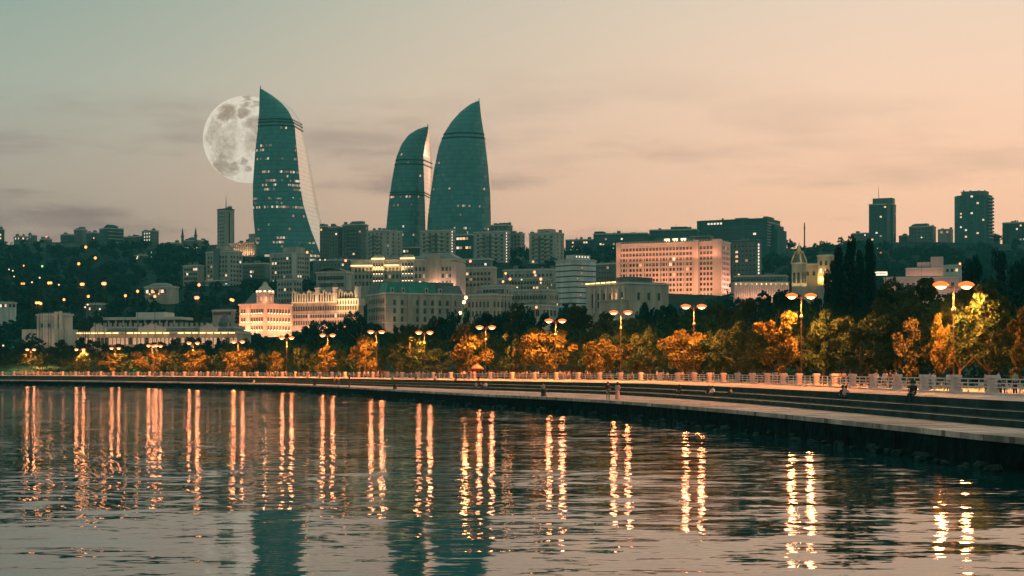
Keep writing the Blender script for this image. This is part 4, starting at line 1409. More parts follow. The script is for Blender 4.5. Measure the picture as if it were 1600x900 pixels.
# hill crest, centre and east
b = bld('hilltop_terrace', 'building', 'low hilltop terrace with two rows of yellow lit windows', 884, 928, 934, 374, 1450, 15, 'teal_cladding', (11, 3, 1.8, 3.3, 1.5, 1.4), lit=.45)
b = bld('hilltop_terrace', 'building', 'long dark hilltop building lined with flagpoles on its roof', 928, 1012, 1019, 364, 1430, 12, 'teal_cladding', (18, 4, 4, 4.2, 1.5, 1.5), lit=.22)
part(b, 'flagpole', ['dark_iron'], lambda k: [k.box(-b.WA * i / 30 - .07, -b.WA * i / 30 + .07, 1, 1.14, b.H + .5, b.H + rng.uniform(1.8, 3.4)) for i in range(30)])
topbox(b, .82, .99, .1, .6, 2.2)
b = bld('hilltop_terrace', 'building', 'sloping dark hilltop building behind the pink government house', 1016, 1088, 1096, 358, 1440, 14, 'teal_cladding', (14, 4, 3, 3.6, 1.4, 1.5), lit=.05)
topbox(b, .2, .55, .1, .6, 2.6)
antenna(b, .45, .3, 3, 2)
b = bld('hilltop_pavilion', 'building', 'flat roofed pavilion with a white corner frame above the government house', 1082, 1110, 1115, 371, 1250, 20, 'teal_cladding', (6, 2, 1.5, 3.5, 1.6, 1.8), lit=.05)
part(b, 'canopy', ['grey_concrete'], lambda k: k.box(-b.WA - .5, 1, -3, b.WB, b.H + .51, b.H + 1.2))
hb = bld('conference_hotel', 'building', 'massive dark stepped hotel crowning the hill with louvred end', 1095, 1198, 1228, 341, 1440, 28, 'teal_cladding', (20, 5, 6, 4.0, 1.8, 1.6), None, lit=.015, cornice='dark_trim')
for k in range(9):
    part(hb, 'louvre', ['grey_concrete'], lambda m, k=k: m.box(.05, .5, .6, hb.WB - .4, hb.H - 3.6 - 2.5 * k, hb.H - 2.6 - 2.5 * k))
for k in range(5):
    put('lit_window', winmesh(1.9, 1.6, 'window_pale', 'r', 'dark_trim'), hb.root, (-hb.WA * (.83 - .045 * k), -.05, hb.H - 3.6))
part(hb, 'stepped_end', ['teal_cladding'], lambda k: (k.box(.02, 6, hb.WB * .3, hb.WB, 0, hb.H - 9), k.box(.02, 3.4, hb.WB * .3, hb.WB, hb.H - 8.99, hb.H - 5)))
topbox(hb, .30, .47, .1, .6, 1.6)
topbox(hb, .01, .07, .1, .6, 2.0)
put('sign_lamp', winmesh(2.6, 1.8, 'window_pale', 'r', 'dark_trim'), hb.root, (-hb.WA * .17, -.05, hb.H - 14))
ZONES.append((1090, 1245, 1370, 1500))
ms = empty('mast', tuple(W(1257, HY, 1500).xy) + (108.0,), label='thin dark mast on the bare hill crest behind the cupola', cat='mast')
k_ = MB()
k_.tube([(0, 0, 0), (0, 0, 15), (0, 0, EYE + 231 * 1500 / F - 108)], [.75, .6, .5], 8)
k_.box(-.8, .8, -.8, .8, 24.4, 25.2)
k_.obj('pole', ['dark_iron'], ms)

# the cupola tower and its gold-lit neighbour
ct = bld('cupola_tower', 'tower', 'ornate stone tower with a gilded lantern cupola beside a street lamp', 1239, 1252, 1262, 410, 850, 42, 'beige_stone', (2, 1, 5, 5, 1.4, 5.5), (2, 1, 5, 5, 1.4, 5.5), lit=0, win='a')
ccx, ccy = -ct.WA / 2, ct.WB / 2
part(ct, 'bell_roof', ['slate_roof'], lambda k: k.frustum([(-ct.WA, 0), (0, 0), (0, ct.WB), (-ct.WA, ct.WB)], [(ccx - 1.5, ccy - 1.5), (ccx + 1.5, ccy - 1.5), (ccx + 1.5, ccy + 1.5), (ccx - 1.5, ccy + 1.5)], ct.H + .1, ct.H + 4.4))
part(ct, 'rib', ['gold'], lambda k: [k.tube([(ccx + sx * ct.WA * .52, ccy + sy * ct.WB * .52, ct.H + .1), (ccx + sx * 2.3, ccy + sy * 2.3, ct.H + 2.2), (ccx + sx * 1.7, ccy + sy * 1.7, ct.H + 4.6)], [.35, .4, .3], 6) for sx in (-1, 1) for sy in (-1, 1)])
part(ct, 'urn', ['gold'], lambda k: [k.ball((ccx + 2.2 * math.cos(i * 1.047), ccy + 2.2 * math.sin(i * 1.047), ct.H + 5.2), .55, .55, .65) for i in range(6)])
part(ct, 'lantern', ['gold'], lambda k: k.lathe([(1.5, ct.H + 4.4), (1.3, ct.H + 5.6), (1.6, ct.H + 5.8), (.7, ct.H + 7), (.5, ct.H + 8), (.06, ct.H + 11)], 10, ccx, ccy), smooth=True)
lamp_light('POINT', ct.root, (1.5, -5, ct.H + 2), 500, (1, .7, .3), .3)
flood(ct, 0, 260, (1, .65, .28), 2, ct.H - 12, .9)
flood(ct, 1, 260, (1, .65, .28), 2, ct.H - 12, .9)
b = bld('stone_house', 'house', 'brown stone house with a wide arch adjoining the cupola tower', 1257, 1278, 1283, 412, 880, 20, 'beige_stone', (2, 1, 4, 4, 1.4, 2.2), lit=.0, win='a')
b = bld('stone_house', 'house', 'golden lit gabled facade glimpsed behind the tall cypress trees', 1280, 1296, 1306, 398, 870, 40, 'beige_stone', (2, 3, 3, 4, 1.4, 2.4), lit=.2, win='a')
flood(b, 0, 1800, (1, .55, .12), 3, b.H - 14, .7)
flood(b, 1, 500, (1, .5, .3), 3, b.H - 14, .7)

# eastern hill crest
b = bld('hilltop_house', 'house', 'low concrete building at the foot of the masted tower', 1333, 1356, 1364, 364, 1600, 30, 'dark_concrete', (4, 2, 1.2, 3.3, 1.4, 1.4), lit=.05)
rt = bld('residential_tower', 'tower', 'square residential tower topped by a thin antenna on the eastern crest', 1361, 1395, 1405, 318, 1580, 25, 'teal_cladding', (5, 15, 2.2, 3.05, 1.8, 1.5), (2, 15, 2.2, 3.05, 1.4, 1.5), lit=.12)
part(rt, 'core', ['dark_concrete'], lambda k: (k.box(-rt.WA * .85, -rt.WA * .02, .6, rt.WB * .8, rt.H + .05, rt.H + 5.6), k.box(-rt.WA * .24, -rt.WA * .08, -.9, -.02, 0, rt.H + 4)))
part(rt, 'antenna', ['rail_metal'], lambda k: k.tube([(-rt.WA * .62, 4, rt.H + 5), (-rt.WA * .64, 4, rt.H + 17)], [.4, .12], 6))
b = bld('hilltop_house', 'house', 'tiny house between the square tower and the bushy roofed block', 1406, 1418, 1424, 368, 1600, 30, 'dark_concrete', (2, 1, 1.2, 3, 1.2, 1.2), lit=.3)
b = bld('block_of_flats', 'building', 'broad low block with a stepped rooftop between the two eastern towers', 1424, 1458, 1468, 353, 1580, 25, 'dark_concrete', (6, 4, 2, 3.3, 1.5, 1.5), lit=.03)
topbox(b, .25, .80, .1, .8, 2.8)
clutter(b, 6)
b = bld('hilltop_house', 'house', 'pale arched pavilion beside the round tower', 1468, 1486, 1492, 358, 1580, 30, 'grey_concrete', (2, 1, 1.5, 3, 2.2, 2.2), lit=.8)
cy = W(1521, HY, 1560)
ry = empty('round_tower', (cy.x, cy.y, 108.0), label='round residential tower with ringed balconies on the eastern crest', cat='tower')
hh = EYE + (HY - 307) * 1560 / F - 108
k_ = MB()
k_.lathe([(17.2, 0), (17.2, hh)], 28)
k_.obj('wall', ['teal_cladding'], ry, True)
for i in range(13):
    k_ = MB()
    a0, a1 = -1.05, .5
    z = hh - 3 - 3.1 * i
    P = [(rr * math.cos(a0 + (a1 - a0) * q / 8), rr * math.sin(a0 + (a1 - a0) * q / 8)) for rr in (17.25, 18.8) for q in range(9)]
    for q in range(8):
        k_.quad((*P[9 + q], z), (*P[10 + q], z), (*P[10 + q], z + 1.0), (*P[9 + q], z + 1.0))
        k_.quad((*P[q], z), (*P[9 + q], z), (*P[10 + q], z), (*P[q + 1], z))
    k_.obj('balcony', ['grey_concrete'], ry)
    for q in range(5):
        a = -2.55 + .31 * q
        g = rng.choice(('window_warm', 'window_pale')) if rng.random() < .13 else 'glass_dark'
        put('window', winmesh(1.9, 1.5, g, 'r'), ry, (17.25 * math.cos(a), 17.25 * math.sin(a), z + .6), a + math.pi / 2)
k_ = MB()
k_.lathe([(12.5, hh), (12.5, hh + 4), (11, hh + 4.1)], 24, 1.5, 0)
for i in range(9):
    a = i * .7
    k_.box(11 * math.cos(a) - .6, 11 * math.cos(a) + .6, 11 * math.sin(a) - .6, 11 * math.sin(a) + .6, hh + 4.1, hh + rng.uniform(4.6, 6))
k_.obj('crown', ['dark_concrete'], ry)
b = bld('hilltop_house', 'house', 'small dark house just east of the round tower', 1549, 1560, 1565, 367, 1590, 30, 'dark_concrete', (2, 1, 1.2, 3, 1.2, 1.2), lit=.5)
b = bld('block_of_flats', 'building', 'dark block with pink lit windows at the eastern frame edge', 1571, 1606, 1618, 347, 1580, 25, 'teal_cladding', (6, 5, 2.2, 3.3, 1.5, 1.5), lit=.2)
clutter(b, 4)

# pink houses between the eastern trees
b = bld('stone_house', 'house', 'stepped pink stone house with small towers above the eastern trees', 1420, 1474, 1482, 418, 900, 20, 'pink_stone', (7, 2, 5, 4, 1.2, 2.0), lit=.05, win='a')
topbox(b, .02, .34, .05, .6, 6.0, 'pink_stone', 'upper_storey')
topbox(b, .36, .70, .1, .6, 3.2, 'pink_stone', 'upper_storey')
flood(b, 0, 1000, (1, .45, .33), 6, b.H - 8, .8)
b = bld('stone_house', 'house', 'long low pink wall building behind the eastern street lamp', 1388, 1500, 1508, 432, 840, 15, 'pink_stone', (12, 1, 3, 4, 1.3, 2.0), lit=.03)
flood(b, 0, 900, (1, .45, .33), 7, b.H - 9, .8)
b = bld('stone_house', 'house', 'small white house with one bright window near the dark pines', 1478, 1500, 1506, 414, 930, 25, 'white_render', (3, 1, 2, 4, 1.3, 1.6), lit=.4)
sg = empty('sign_board', tuple(W(1373, HY, 620)), label='white lettered sign board glowing above the treetops beside the cypresses', cat='sign')
k_ = MB()
k_.box(-3.2, 3.2, -.1, .1, -.7, .75)
sgz = W(1373, 427.5, 620)
sg.location = tuple(sgz)
k_.obj('board', ['facade_dot'], sg)
k_ = MB()
pts = [(-2.6 + 5.2 * i / 40, -.16, .1 + .38 * math.sin(i * .95) * (0.6 + .4 * math.sin(i * .31))) for i in range(41)]
k_.tube(pts, .11, 5)
k_.obj('lettering', ['dark_iron'], sg)
k_ = MB()
for x in (-2.6, 2.6):
    k_.tube([(x, .3, -24), (x, .3, .6)], .12)
k_.obj('post', ['dark_iron'], sg)

# three more slope buildings packed between the larger ones
b = bld('terraced_block', 'building', 'narrow pale block wedged between the slope flats and the mansard hotel', 430, 458, 470, 436, 960, 35, 'grey_concrete', (5, 4, 2, 3.2, 1.3, 1.5), (3, 4, 2, 3.2, 1.3, 1.5), lit=.1)
clutter(b, 2)
b = bld('terraced_block', 'building', 'long pale three storey block before the dim terrace, dotted with lit windows', 776, 846, 862, 434, 985, 22, 'olive_render', (13, 4, 2, 3.2, 1.3, 1.5), (4, 4, 2, 3.2, 1.3, 1.5), lit=.14)
clutter(b, 3)
b = bld('terraced_block', 'building', 'grey stepped block between the banded office and the pink government house', 934, 962, 972, 411, 1060, 30, 'dark_concrete', (6, 5, 2, 3.2, 1.4, 1.5), (3, 5, 2, 3.2, 1.3, 1.5), lit=.05)

# ------------------------------------------------------------------ moon
def moon_material():
    m = bpy.data.materials.new('moon_surface')
    m.use_nodes = True
    n, l = m.node_tree.nodes, m.node_tree.links
    t = n.new('ShaderNodeTexCoord')
    nz = n.new('ShaderNodeTexNoise')
    nz.inputs['Scale'].default_value = 3.2
    nz.inputs['Detail'].default_value = 6
    nz.inputs['Roughness'].default_value = 0.6
    l.new(t.outputs['Object'], nz.inputs['Vector'])
    wob = n.new('ShaderNodeVectorMath')
    wob.operation = 'MULTIPLY_ADD'
    l.new(nz.outputs['Color'], wob.inputs[0])
    wob.inputs[1].default_value = (0.62, 0.62, 0.62)
    l.new(t.outputs['Object'], wob.inputs[2])
    acc = None
    for x, z, r, k in ((-.32, .48, .19, .95), (.05, .55, .17, .9), (.08, .89, .10, .75), (-.66, .02, .24, .55), (-.62, .22, .16, .5), (-.35, -.27, .30, .55), (-.50, -.62, .20, .85),
                       (-.22, -.70, .15, .8), (.05, -.64, .10, .75), (.30, .76, .10, .6), (-.10, .10, .20, .30), (.35, .2, .2, .7), (.3, -.2, .25, .5), (-.30, .06, .16, .35)):
        sb = n.new('ShaderNodeVectorMath')
        sb.operation = 'SUBTRACT'
        sb.inputs[1].default_value = (x + .31, .31, z + .31)
        l.new(wob.outputs[0], sb.inputs[0])
        fl = n.new('ShaderNodeVectorMath')
        fl.operation = 'MULTIPLY'
        fl.inputs[1].default_value = (1, 0, 1)
        l.new(sb.outputs[0], fl.inputs[0])
        ln = n.new('ShaderNodeVectorMath')
        ln.operation = 'LENGTH'
        l.new(fl.outputs[0], ln.inputs[0])
        mr = n.new('ShaderNodeMapRange')
        mr.interpolation_type = 'SMOOTHSTEP'
        mr.inputs['From Min'].default_value = r * 1.5
        mr.inputs['From Max'].default_value = r * 0.5
        mr.inputs['To Max'].default_value = k
        l.new(ln.outputs['Value'], mr.inputs['Value'])
        if acc is None:
            acc = mr.outputs[0]
        else:
            mxx = n.new('ShaderNodeMath')
            mxx.operation = 'MAXIMUM'
            l.new(acc, mxx.inputs[0])
            l.new(mr.outputs[0], mxx.inputs[1])
            acc = mxx.outputs[0]
    n2 = n.new('ShaderNodeTexNoise')
    n2.inputs['Scale'].default_value = 9
    n2.inputs['Detail'].default_value = 8
    n2.inputs['Roughness'].default_value = 0.7
    l.new(t.outputs['Object'], n2.inputs['Vector'])
    vo = n.new('ShaderNodeTexVoronoi')
    vo.inputs['Scale'].default_value = 16
    l.new(t.outputs['Object'], vo.inputs['Vector'])
    cr = n.new('ShaderNodeMapRange')
    cr.inputs['From Min'].default_value = 0.05
    cr.inputs['From Max'].default_value = 0.22
    cr.inputs['To Min'].default_value = -0.22
    cr.inputs['To Max'].default_value = 0.0
    l.new(vo.outputs['Distance'], cr.inputs['Value'])
    fine = n.new('ShaderNodeMath')
    fine.operation = 'MULTIPLY_ADD'
    l.new(n2.outputs[0], fine.inputs[0])
    fine.inputs[1].default_value = 1.5
    fine.inputs[2].default_value = -0.72
    s1 = n.new('ShaderNodeMath')
    l.new(acc, s1.inputs[0])
    l.new(fine.outputs[0], s1.inputs[1])
    s2 = n.new('ShaderNodeMath')
    l.new(s1.outputs[0], s2.inputs[0])
    l.new(cr.outputs[0], s2.inputs[1])
    r = ramp(n, [(0.0, srgb(246, 233, 212)), (0.3, srgb(228, 212, 190)), (0.75, srgb(192, 174, 154)), (1.2 / 1.2, srgb(176, 152, 130))])
    l.new(s2.outputs[0], r.inputs[0])
    e = n.new('ShaderNodeEmission')
    l.new(r.outputs[0], e.inputs['Color'])
    e.inputs['Strength'].default_value = MOON_STRENGTH
    l.new(e.outputs[0], n['Material Output'].inputs['Surface'])
    MATS['moon_surface'] = m


MOON_STRENGTH = 0.92
moon_material()
mc = W(385.5, 218, 22000)
k_ = MB()
k_.lathe([(max(1e-4, math.sin(math.pi * i / 32)), -math.cos(math.pi * i / 32)) for i in range(33)], 64)
put('moon', k_.mesh('moon', ['moon_surface'], True), None, tuple(mc), label='large pale full moon with grey seas, partly hidden by the flame-shaped tower', cat='moon', scale=(67.5 * 22000 / F,) * 3)

# ------------------------------------------------------------------ trees
def quads_mesh(name, C, U, V, tone, mats, mi=None):
    n = len(C)
    P = np.empty((n, 4, 3))
    P[:, 0], P[:, 1], P[:, 2], P[:, 3] = C - U - V, C + U - V * .6, C + U * .8 + V, C - U * .7 + V * .8
    me = bpy.data.meshes.new(name)
    me.vertices.add(n * 4)
    me.vertices.foreach_set('co', P.reshape(-1))
    me.loops.add(n * 4)
    me.loops.foreach_set('vertex_index', np.arange(n * 4, dtype=np.int32))
    me.polygons.add(n)
    me.polygons.foreach_set('loop_start', np.arange(0, n * 4, 4, dtype=np.int32))
    a = me.attributes.new('tone', 'FLOAT', 'POINT')
    a.data.foreach_set('value', np.repeat(tone, 4).astype(np.float32))
    for x in mats:
        me.materials.append(M[x])
    if mi is not None:
        me.polygons.foreach_set('material_index', mi.astype(np.int32))
    me.update(calc_edges=True)
    me.validate()
    return me


def leaf_cloud(centers, radii, per, size, flat=0.0):
    C, T = [], []
    for c, r in zip(centers, radii):
        d = nrng.normal(size=(per, 3))
        d /= np.linalg.norm(d, axis=1)[:, None]
        d[:, 2] = d[:, 2] * .85 + .1
        rr = r * (0.55 + 0.5 * nrng.random(per) ** .6)
        C.append(np.array(c) + d * rr[:, None])
        T.append(np.clip(nrng.random() * .5 + nrng.random(per) * .6, 0, 1))
    C, T = np.concatenate(C), np.concatenate(T)
    n = len(C)
    N = nrng.normal(size=(n, 3)) + np.array([0, 0, .5])
    N /= np.linalg.norm(N, axis=1)[:, None]
    A = np.cross(N, nrng.normal(size=(n, 3)))
    A /= np.linalg.norm(A, axis=1)[:, None]
    B = np.cross(N, A)
    s = size * (0.5 + nrng.random(n) * .9)
    return C, A * s[:, None] * .62, B * s[:, None], T


def tree_proto(kind, leafmat, seed):
    """A tree of unit height: (trunk mesh, crown mesh)."""
    r = random.Random(seed)
    tr = MB()
    if kind == 'cypress':
        tr.tube([(0, 0, -.02), (0, 0, .5), (0, 0, .96)], [.02, .014, .004], 6)
        cs = [(r.uniform(-.025, .025), r.uniform(-.025, .025), .08 + .88 * i / 25) for i in range(26)]
        rs = [.085 * math.sin(math.pi * min(1, .16 + .80 * (1 - i / 25))) ** .7 * r.uniform(.75, 1.15) + .012 for i in range(26)]
        C, U, V, T = leaf_cloud(cs, rs, 140, .013)
    elif kind == 'pine':
        tr.tube([(0, 0, -.02), (.01, 0, .4), (0, .01, .9)], [.03, .022, .006], 7)
        cs, rs = [], []
        for i in range(26):
            z = .42 + .53 * r.random()
            R_ = .30 * (1.15 - abs(z - .62) * 2.0) * math.sqrt(r.random())
            a = r.random() * 6.28
            cs.append((R_ * math.cos(a), R_ * math.sin(a), z))
            rs.append(r.uniform(.06, .12))
            tr.tube([(0, 0, z - .14), (R_ * .9 * math.cos(a), R_ * .9 * math.sin(a), z)], [.008, .003], 4)
        C, U, V, T = leaf_cloud(cs, rs, 120, .017)
    else:
        wide = dict(round=.36, broad=.46, tall=.27, thin=.30)[kind]
        lowz = dict(round=.25, broad=.27, tall=.18, thin=.22)[kind]
        nl = dict(round=20, broad=26, tall=22, thin=15)[kind]
        tr.tube([(0, 0, -.03), (.012, -.006, .16), (.0, .01, .34), (.015, 0, .66)], [.030, .022, .019, .006], 8)
        cs, rs = [], []
        for i in range(nl):
            z = lowz + (.93 - lowz) * ((i + .5) / nl)
            q = (z - lowz) / (.95 - lowz)
            R_ = wide * (math.sin(math.pi * min(1, .10 + .84 * q)) ** .6) * r.uniform(.25, 1.12)
            a = i * 2.4 + r.uniform(-.5, .5)
            c = (R_ * math.cos(a), R_ * math.sin(a), z + r.uniform(-.07, .05))
            cs.append(c)
            rs.append(r.uniform(.055, .135) * (.85 if kind == 'thin' else 1))
            if i % 2 == 0:
                tr.tube([(0, 0, max(.2, z - .22)), (c[0] * .5, c[1] * .5, z - .08), c], [.011, .008, .003], 5)
        C, U, V, T = leaf_cloud(cs, rs, dict(round=150, broad=150, tall=150, thin=110)[kind], .024)
    return tr.mesh('trunk', ['bark']), quads_mesh('crown', C, U, V, T, [leafmat])


TP = {}
for kind in ('round', 'broad', 'tall', 'thin'):
    for lm in ('leaf_lamplit', 'leaf_mid', 'leaf_dark', 'leaf_brown'):
        if lm == 'leaf_brown' and kind not in ('thin', 'tall'):
            continue
        TP[kind, lm] = [tree_proto(kind, lm, 10 * i + len(TP)) for i in range(2 if lm != 'leaf_brown' else 1)]
TP['cypress', 'leaf_dark'] = [tree_proto('cypress', 'leaf_dark', 71), tree_proto('cypress', 'leaf_dark', 72)]
TP['pine', 'leaf_dark'] = [tree_proto('pine', 'leaf_dark', 81), tree_proto('pine', 'leaf_dark', 82)]
KW = dict(round=.86, broad=1.04, tall=.70, thin=.72, cypress=.19, pine=.72)


def tree(px, ytop, D, halfpx, kind, lm, label, group, cat='tree', zb=None):
    p = W(px, HY, D)
    z0 = max(ground(p.x, p.y), Z_PROM - .2) if zb is None else zb
    H = EYE + (HY - ytop) * D / F - z0
    wid = 2 * halfpx * D / F
    root = empty('tree' if kind not in ('cypress', 'pine') else kind + '_tree', (p.x, p.y, z0), rng.random() * 6.28, label=label, cat=cat, group=group)
    sxy = wid / KW[kind]
    root.scale = (sxy, sxy, H / 1.0)
    t, c = rng.choice(TP[kind, lm])
    put('trunk', t, root)
    put('crown', c, root)
    return root


# trees beside the lamps, lit by them: column, top row, lamp distance, half width
LIT = [
    (62, 552, 596, 22, 'round', 'leaf_mid', 'dim rounded tree by the westernmost cluster of street lamps'),
    (128, 552, 566, 13, 'thin', 'leaf_lamplit', 'thin sparse tree under the second street lamp from the western edge'),
    (178, 547, 541, 24, 'round', 'leaf_lamplit', 'lit tree in front of the arcaded building below its central gable'),
    (240, 545, 517, 34, 'broad', 'leaf_lamplit', 'wide lit tree beneath the four-headed cluster of street lamps'),
    (308, 543, 491, 28, 'round', 'leaf_lamplit', 'lit rounded tree next to the lamp west of the corner palace'),
    (382, 541, 462, 30, 'broad', 'leaf_lamplit', 'lit spreading tree before the floodlit corner palace'),
    (360, 550, 458, 16, 'thin', 'leaf_lamplit', 'small lit tree just west of the lamp below the corner palace'),
    (431, 547, 430, 15, 'round', 'leaf_lamplit', 'small bright orange tree west of the lamp below the mansard hotel'),
    (480, 540, 436, 24, 'broad', 'leaf_mid', 'dim spreading tree between two lamps under the mansard hotel'),
    (508, 541, 404, 24, 'thin', 'leaf_lamplit', 'sparse half lit tree below the lamp before the mansard hotel'),
    (570, 521, 374, 28, 'round', 'leaf_lamplit', 'bright rounded tree beside the lamp under the green roofed block'),
    (640, 524, 352, 30, 'thin', 'leaf_mid', 'dim olive tree beneath the single small lamp below the beige block'),
    (732, 512, 326, 40, 'round', 'leaf_lamplit', 'big glowing tree with a lamp caught in its upper leaves'),
    (803, 520, 320, 22, 'thin', 'leaf_mid', 'dull tree between the two brightest lit trees of the promenade'),
    (852, 513, 303, 50, 'broad', 'leaf_lamplit', 'wide glowing tree under the lamp before the banded office block'),
    (938, 528, 284, 38, 'broad', 'leaf_lamplit', 'low glowing tree just west of the gazebo lamp'),
    (1000, 516, 290, 36, 'round', 'leaf_lamplit', 'glowing tree standing directly in front of the gazebo'),
    (1072, 512, 255, 46, 'broad', 'leaf_lamplit', 'glowing tree under the lamp before the pink government house'),
    (1130, 518, 250, 40, 'round', 'leaf_mid', 'dark rounded tree east of the lamp before the government house'),
    (1172, 508, 226, 36, 'broad', 'leaf_mid', 'dark spreading tree with only its crown tips lit orange'),
    (1216, 494, 203, 44, 'round', 'leaf_lamplit', 'glowing tall tree on the west side of the lamp below the cupola'),
    (1288, 484, 207, 52, 'broad', 'leaf_mid', 'tall olive tree lit on one side by the lamp below the cupola'),
    (1345, 505, 190, 56, 'round', 'leaf_mid', 'dark leaning tree behind the seated pair on the steps'),
    (1420, 488, 158, 34, 'thin', 'leaf_brown', 'brownish thin tree with a bare pale trunk behind the balustrade'),
    (1500, 458, 158, 44, 'broad', 'leaf_mid', 'dense tree crown around the easternmost street lamp'),
    (1470, 498, 154, 22, 'round', 'leaf_lamplit', 'small lit tree beneath the easternmost street lamp'),
    (1545, 452, 150, 58, 'broad', 'leaf_mid', 'big dark green tree second from the eastern frame edge'),
    (1604, 488, 140, 40, 'round', 'leaf_lamplit', 'half lit tree cut by the eastern frame edge'),
    (1380, 470, 196, 44, 'tall', 'leaf_mid', 'dark upright tree between the cypresses and the brown thin tree'),
]
for px, yt, D, hw, kd, lm, lb in LIT:
    tree(px, yt, D + 3.5, hw, kd, lm, lb, 'trees along the promenade')
# unlit trees filling the front row between the lamps
gap = 8.0
while gap < 1600:
    D0 = float(np.interp(gap, [0, 300, 600, 900, 1200, 1600], [600, 500, 382, 305, 225, 152])) + rng.uniform(0, 9)
    hw = rng.uniform(3.0, 4.4) * F / D0
    yt = float(np.interp(gap, [0, 400, 800, 1100, 1300, 1600], [557, 549, 532, 514, 500, 492])) + rng.uniform(-12, 12)
    tree(gap, yt, D0 + 5, hw, rng.choice(('round', 'broad', 'broad')), rng.choice(('leaf_mid', 'leaf_mid', 'leaf_mid')), 'low leafy tree filling the front row between the lamp-lit trees', 'low trees between the lamps')
    gap += hw * rng.uniform(0.95, 1.6)
# the darker row behind them
xs = -14
DARKLAB = 'dark leafy tree in the unlit row behind the promenade lamps'
YT = [(-20, 538), (60, 534), (120, 531), (200, 532), (330, 531), (430, 525), (480, 512), (530, 497), (556, 488), (600, 512), (650, 506), (690, 494), (730, 499), (780, 487), (812, 476), (850, 486), (900, 478),
      (950, 490), (1010, 478), (1035, 470), (1062, 478), (1110, 472), (1150, 464), (1200, 462), (1240, 450), (1285, 444), (1350, 440), (1400, 440), (1440, 434), (1480, 438), (1530, 440), (1620, 436)]
while xs < 1625:
    yt = float(np.interp(xs, [a for a, c in YT], [c for a, c in YT])) + rng.uniform(-5, 10)
    D0 = float(np.interp(xs, [0, 300, 600, 900, 1200, 1600], [625, 530, 410, 330, 262, 185])) + rng.uniform(0, 34)
    hw = rng.uniform(3.6, 5.4) * F / D0
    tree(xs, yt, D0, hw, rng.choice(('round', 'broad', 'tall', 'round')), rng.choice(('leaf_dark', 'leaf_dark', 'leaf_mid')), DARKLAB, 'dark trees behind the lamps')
    xs += hw * rng.uniform(.80, 1.15)
SECOND = 'dark tree standing between the waterfront buildings and the promenade row'
for i in range(46):
    px = rng.uniform(0, 1600)
    D0 = float(np.interp(px, [0, 300, 600, 900, 1200, 1600], [640, 600, 560, 480, 400, 330])) + rng.uniform(0, 60)
    yt = float(np.interp(px, [a for a, c in YT], [c for a, c in YT])) + rng.uniform(2, 14)
    tree(px, yt, D0, rng.uniform(4, 5.5) * F / D0, rng.choice(('round', 'broad')), 'leaf_dark', SECOND, 'dark trees before the waterfront buildings')
# particular trees
for i, (px, yt, hw) in enumerate(((1293, 424, 7), (1311, 385, 9.5), (1329, 373, 10), (1344, 394, 8.5), (1359, 376, 9.5), (1302, 410, 7))):
    tree(px, yt, 236 + 4 * (i % 3), hw, 'cypress', 'leaf_dark', 'tall dark cypress in the close clump east of the cupola tower', 'clump of cypress trees', 'cypress')
for px, yt, hw, lb in ((1522, 396, 26, 'dark umbrella pine, westernmost of three above the eastern street lamp'), (1560, 388, 24, 'tallest of three dark pines near the eastern frame edge'), (1594, 400, 26, 'dark pine at the very edge beyond the tallest pine')):
    tree(px, yt, 300, hw, 'pine', 'leaf_dark', lb, 'dark pines above the eastern promenade', 'pine')
tree(556, 486, 640, 15, 'round', 'leaf_dark', 'dark round tree against the lower corner of the mansard hotel', 'trees before the hotels')
tree(1008, 466, 470, 17, 'round', 'leaf_dark', 'round dark tree against the pale wall of the theatre', 'trees before the hotels')
tree(727, 476, 560, 11, 'tall', 'leaf_dark', 'pointed dark tree beside the orange lamp east of the beige block', 'trees before the hotels')
tree(700, 494, 520, 26, 'broad', 'leaf_dark', 'broad dark tree at the foot of the beige block', 'trees before the hotels')

# far hillside wood: reads as one dark mass
FC, FU, FV, FT = [], [], [], []
def in_zone(px, D, top):
    return any(x0 <= px <= x1 and d0 <= D <= d1 for x0, x1, d0, d1 in ZONES)
npl = 0
while npl < 2350:
    D = rng.uniform(650, 1640)
    px = rng.uniform(-240, 1840)
    x, y = (px - 800) / F * D, D
    if in_zone(px, D, 0):
        continue
    dens = 1.0 if px < 320 or px > 1190 else 0.55
    if rng.random() > dens:
        continue
    npl += 1
    if D > 1480 and rng.random() < .75:
        continue
    z = ground(x, y) - (2.5 if D > 1450 else 0)
    r = rng.uniform(3.0, 5.5)
    cs = [(x + rng.uniform(-.5, .5) * r, y + rng.uniform(-.5, .5) * r, z + r * rng.uniform(.5, 1.6)) for _ in range(4)]
    c, u, v, t = leaf_cloud(cs, [r * .6] * 4, 22, 1.0)
    FC.append(c); FU.append(u); FV.append(v); FT.append(np.clip(t * .7 + rng.uniform(-.2, .3), 0, 1))
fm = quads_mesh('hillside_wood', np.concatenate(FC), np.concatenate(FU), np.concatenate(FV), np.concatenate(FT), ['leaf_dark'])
put('hillside_wood', fm, kind='stuff', label='dark wood covering the slopes below the skyline', cat='wood')

# hedge along the back of the promenade
hc, hr = [], []
HL = RC + NRM * 21
for i in range(30, len(HL) - 16):
    seg = HL[i + 1] - HL[i]
    n = max(1, int(np.linalg.norm(seg) / 1.5))
    for k in range(n):
        p = HL[i] + seg * (k / n)
        hc.append((p[0] + rng.uniform(-.3, .3), p[1] + rng.uniform(-.3, .3), Z_PROM + rng.uniform(.7, 1.5)))
        hr.append(rng.uniform(.9, 1.3))
c, u, v, t = leaf_cloud(hc, hr, 60, .22)
put('hedge', quads_mesh('hedge', c, u, v, t * .8, ['leaf_dark']), label='long clipped dark hedge behind the promenade crowd', cat='hedge')

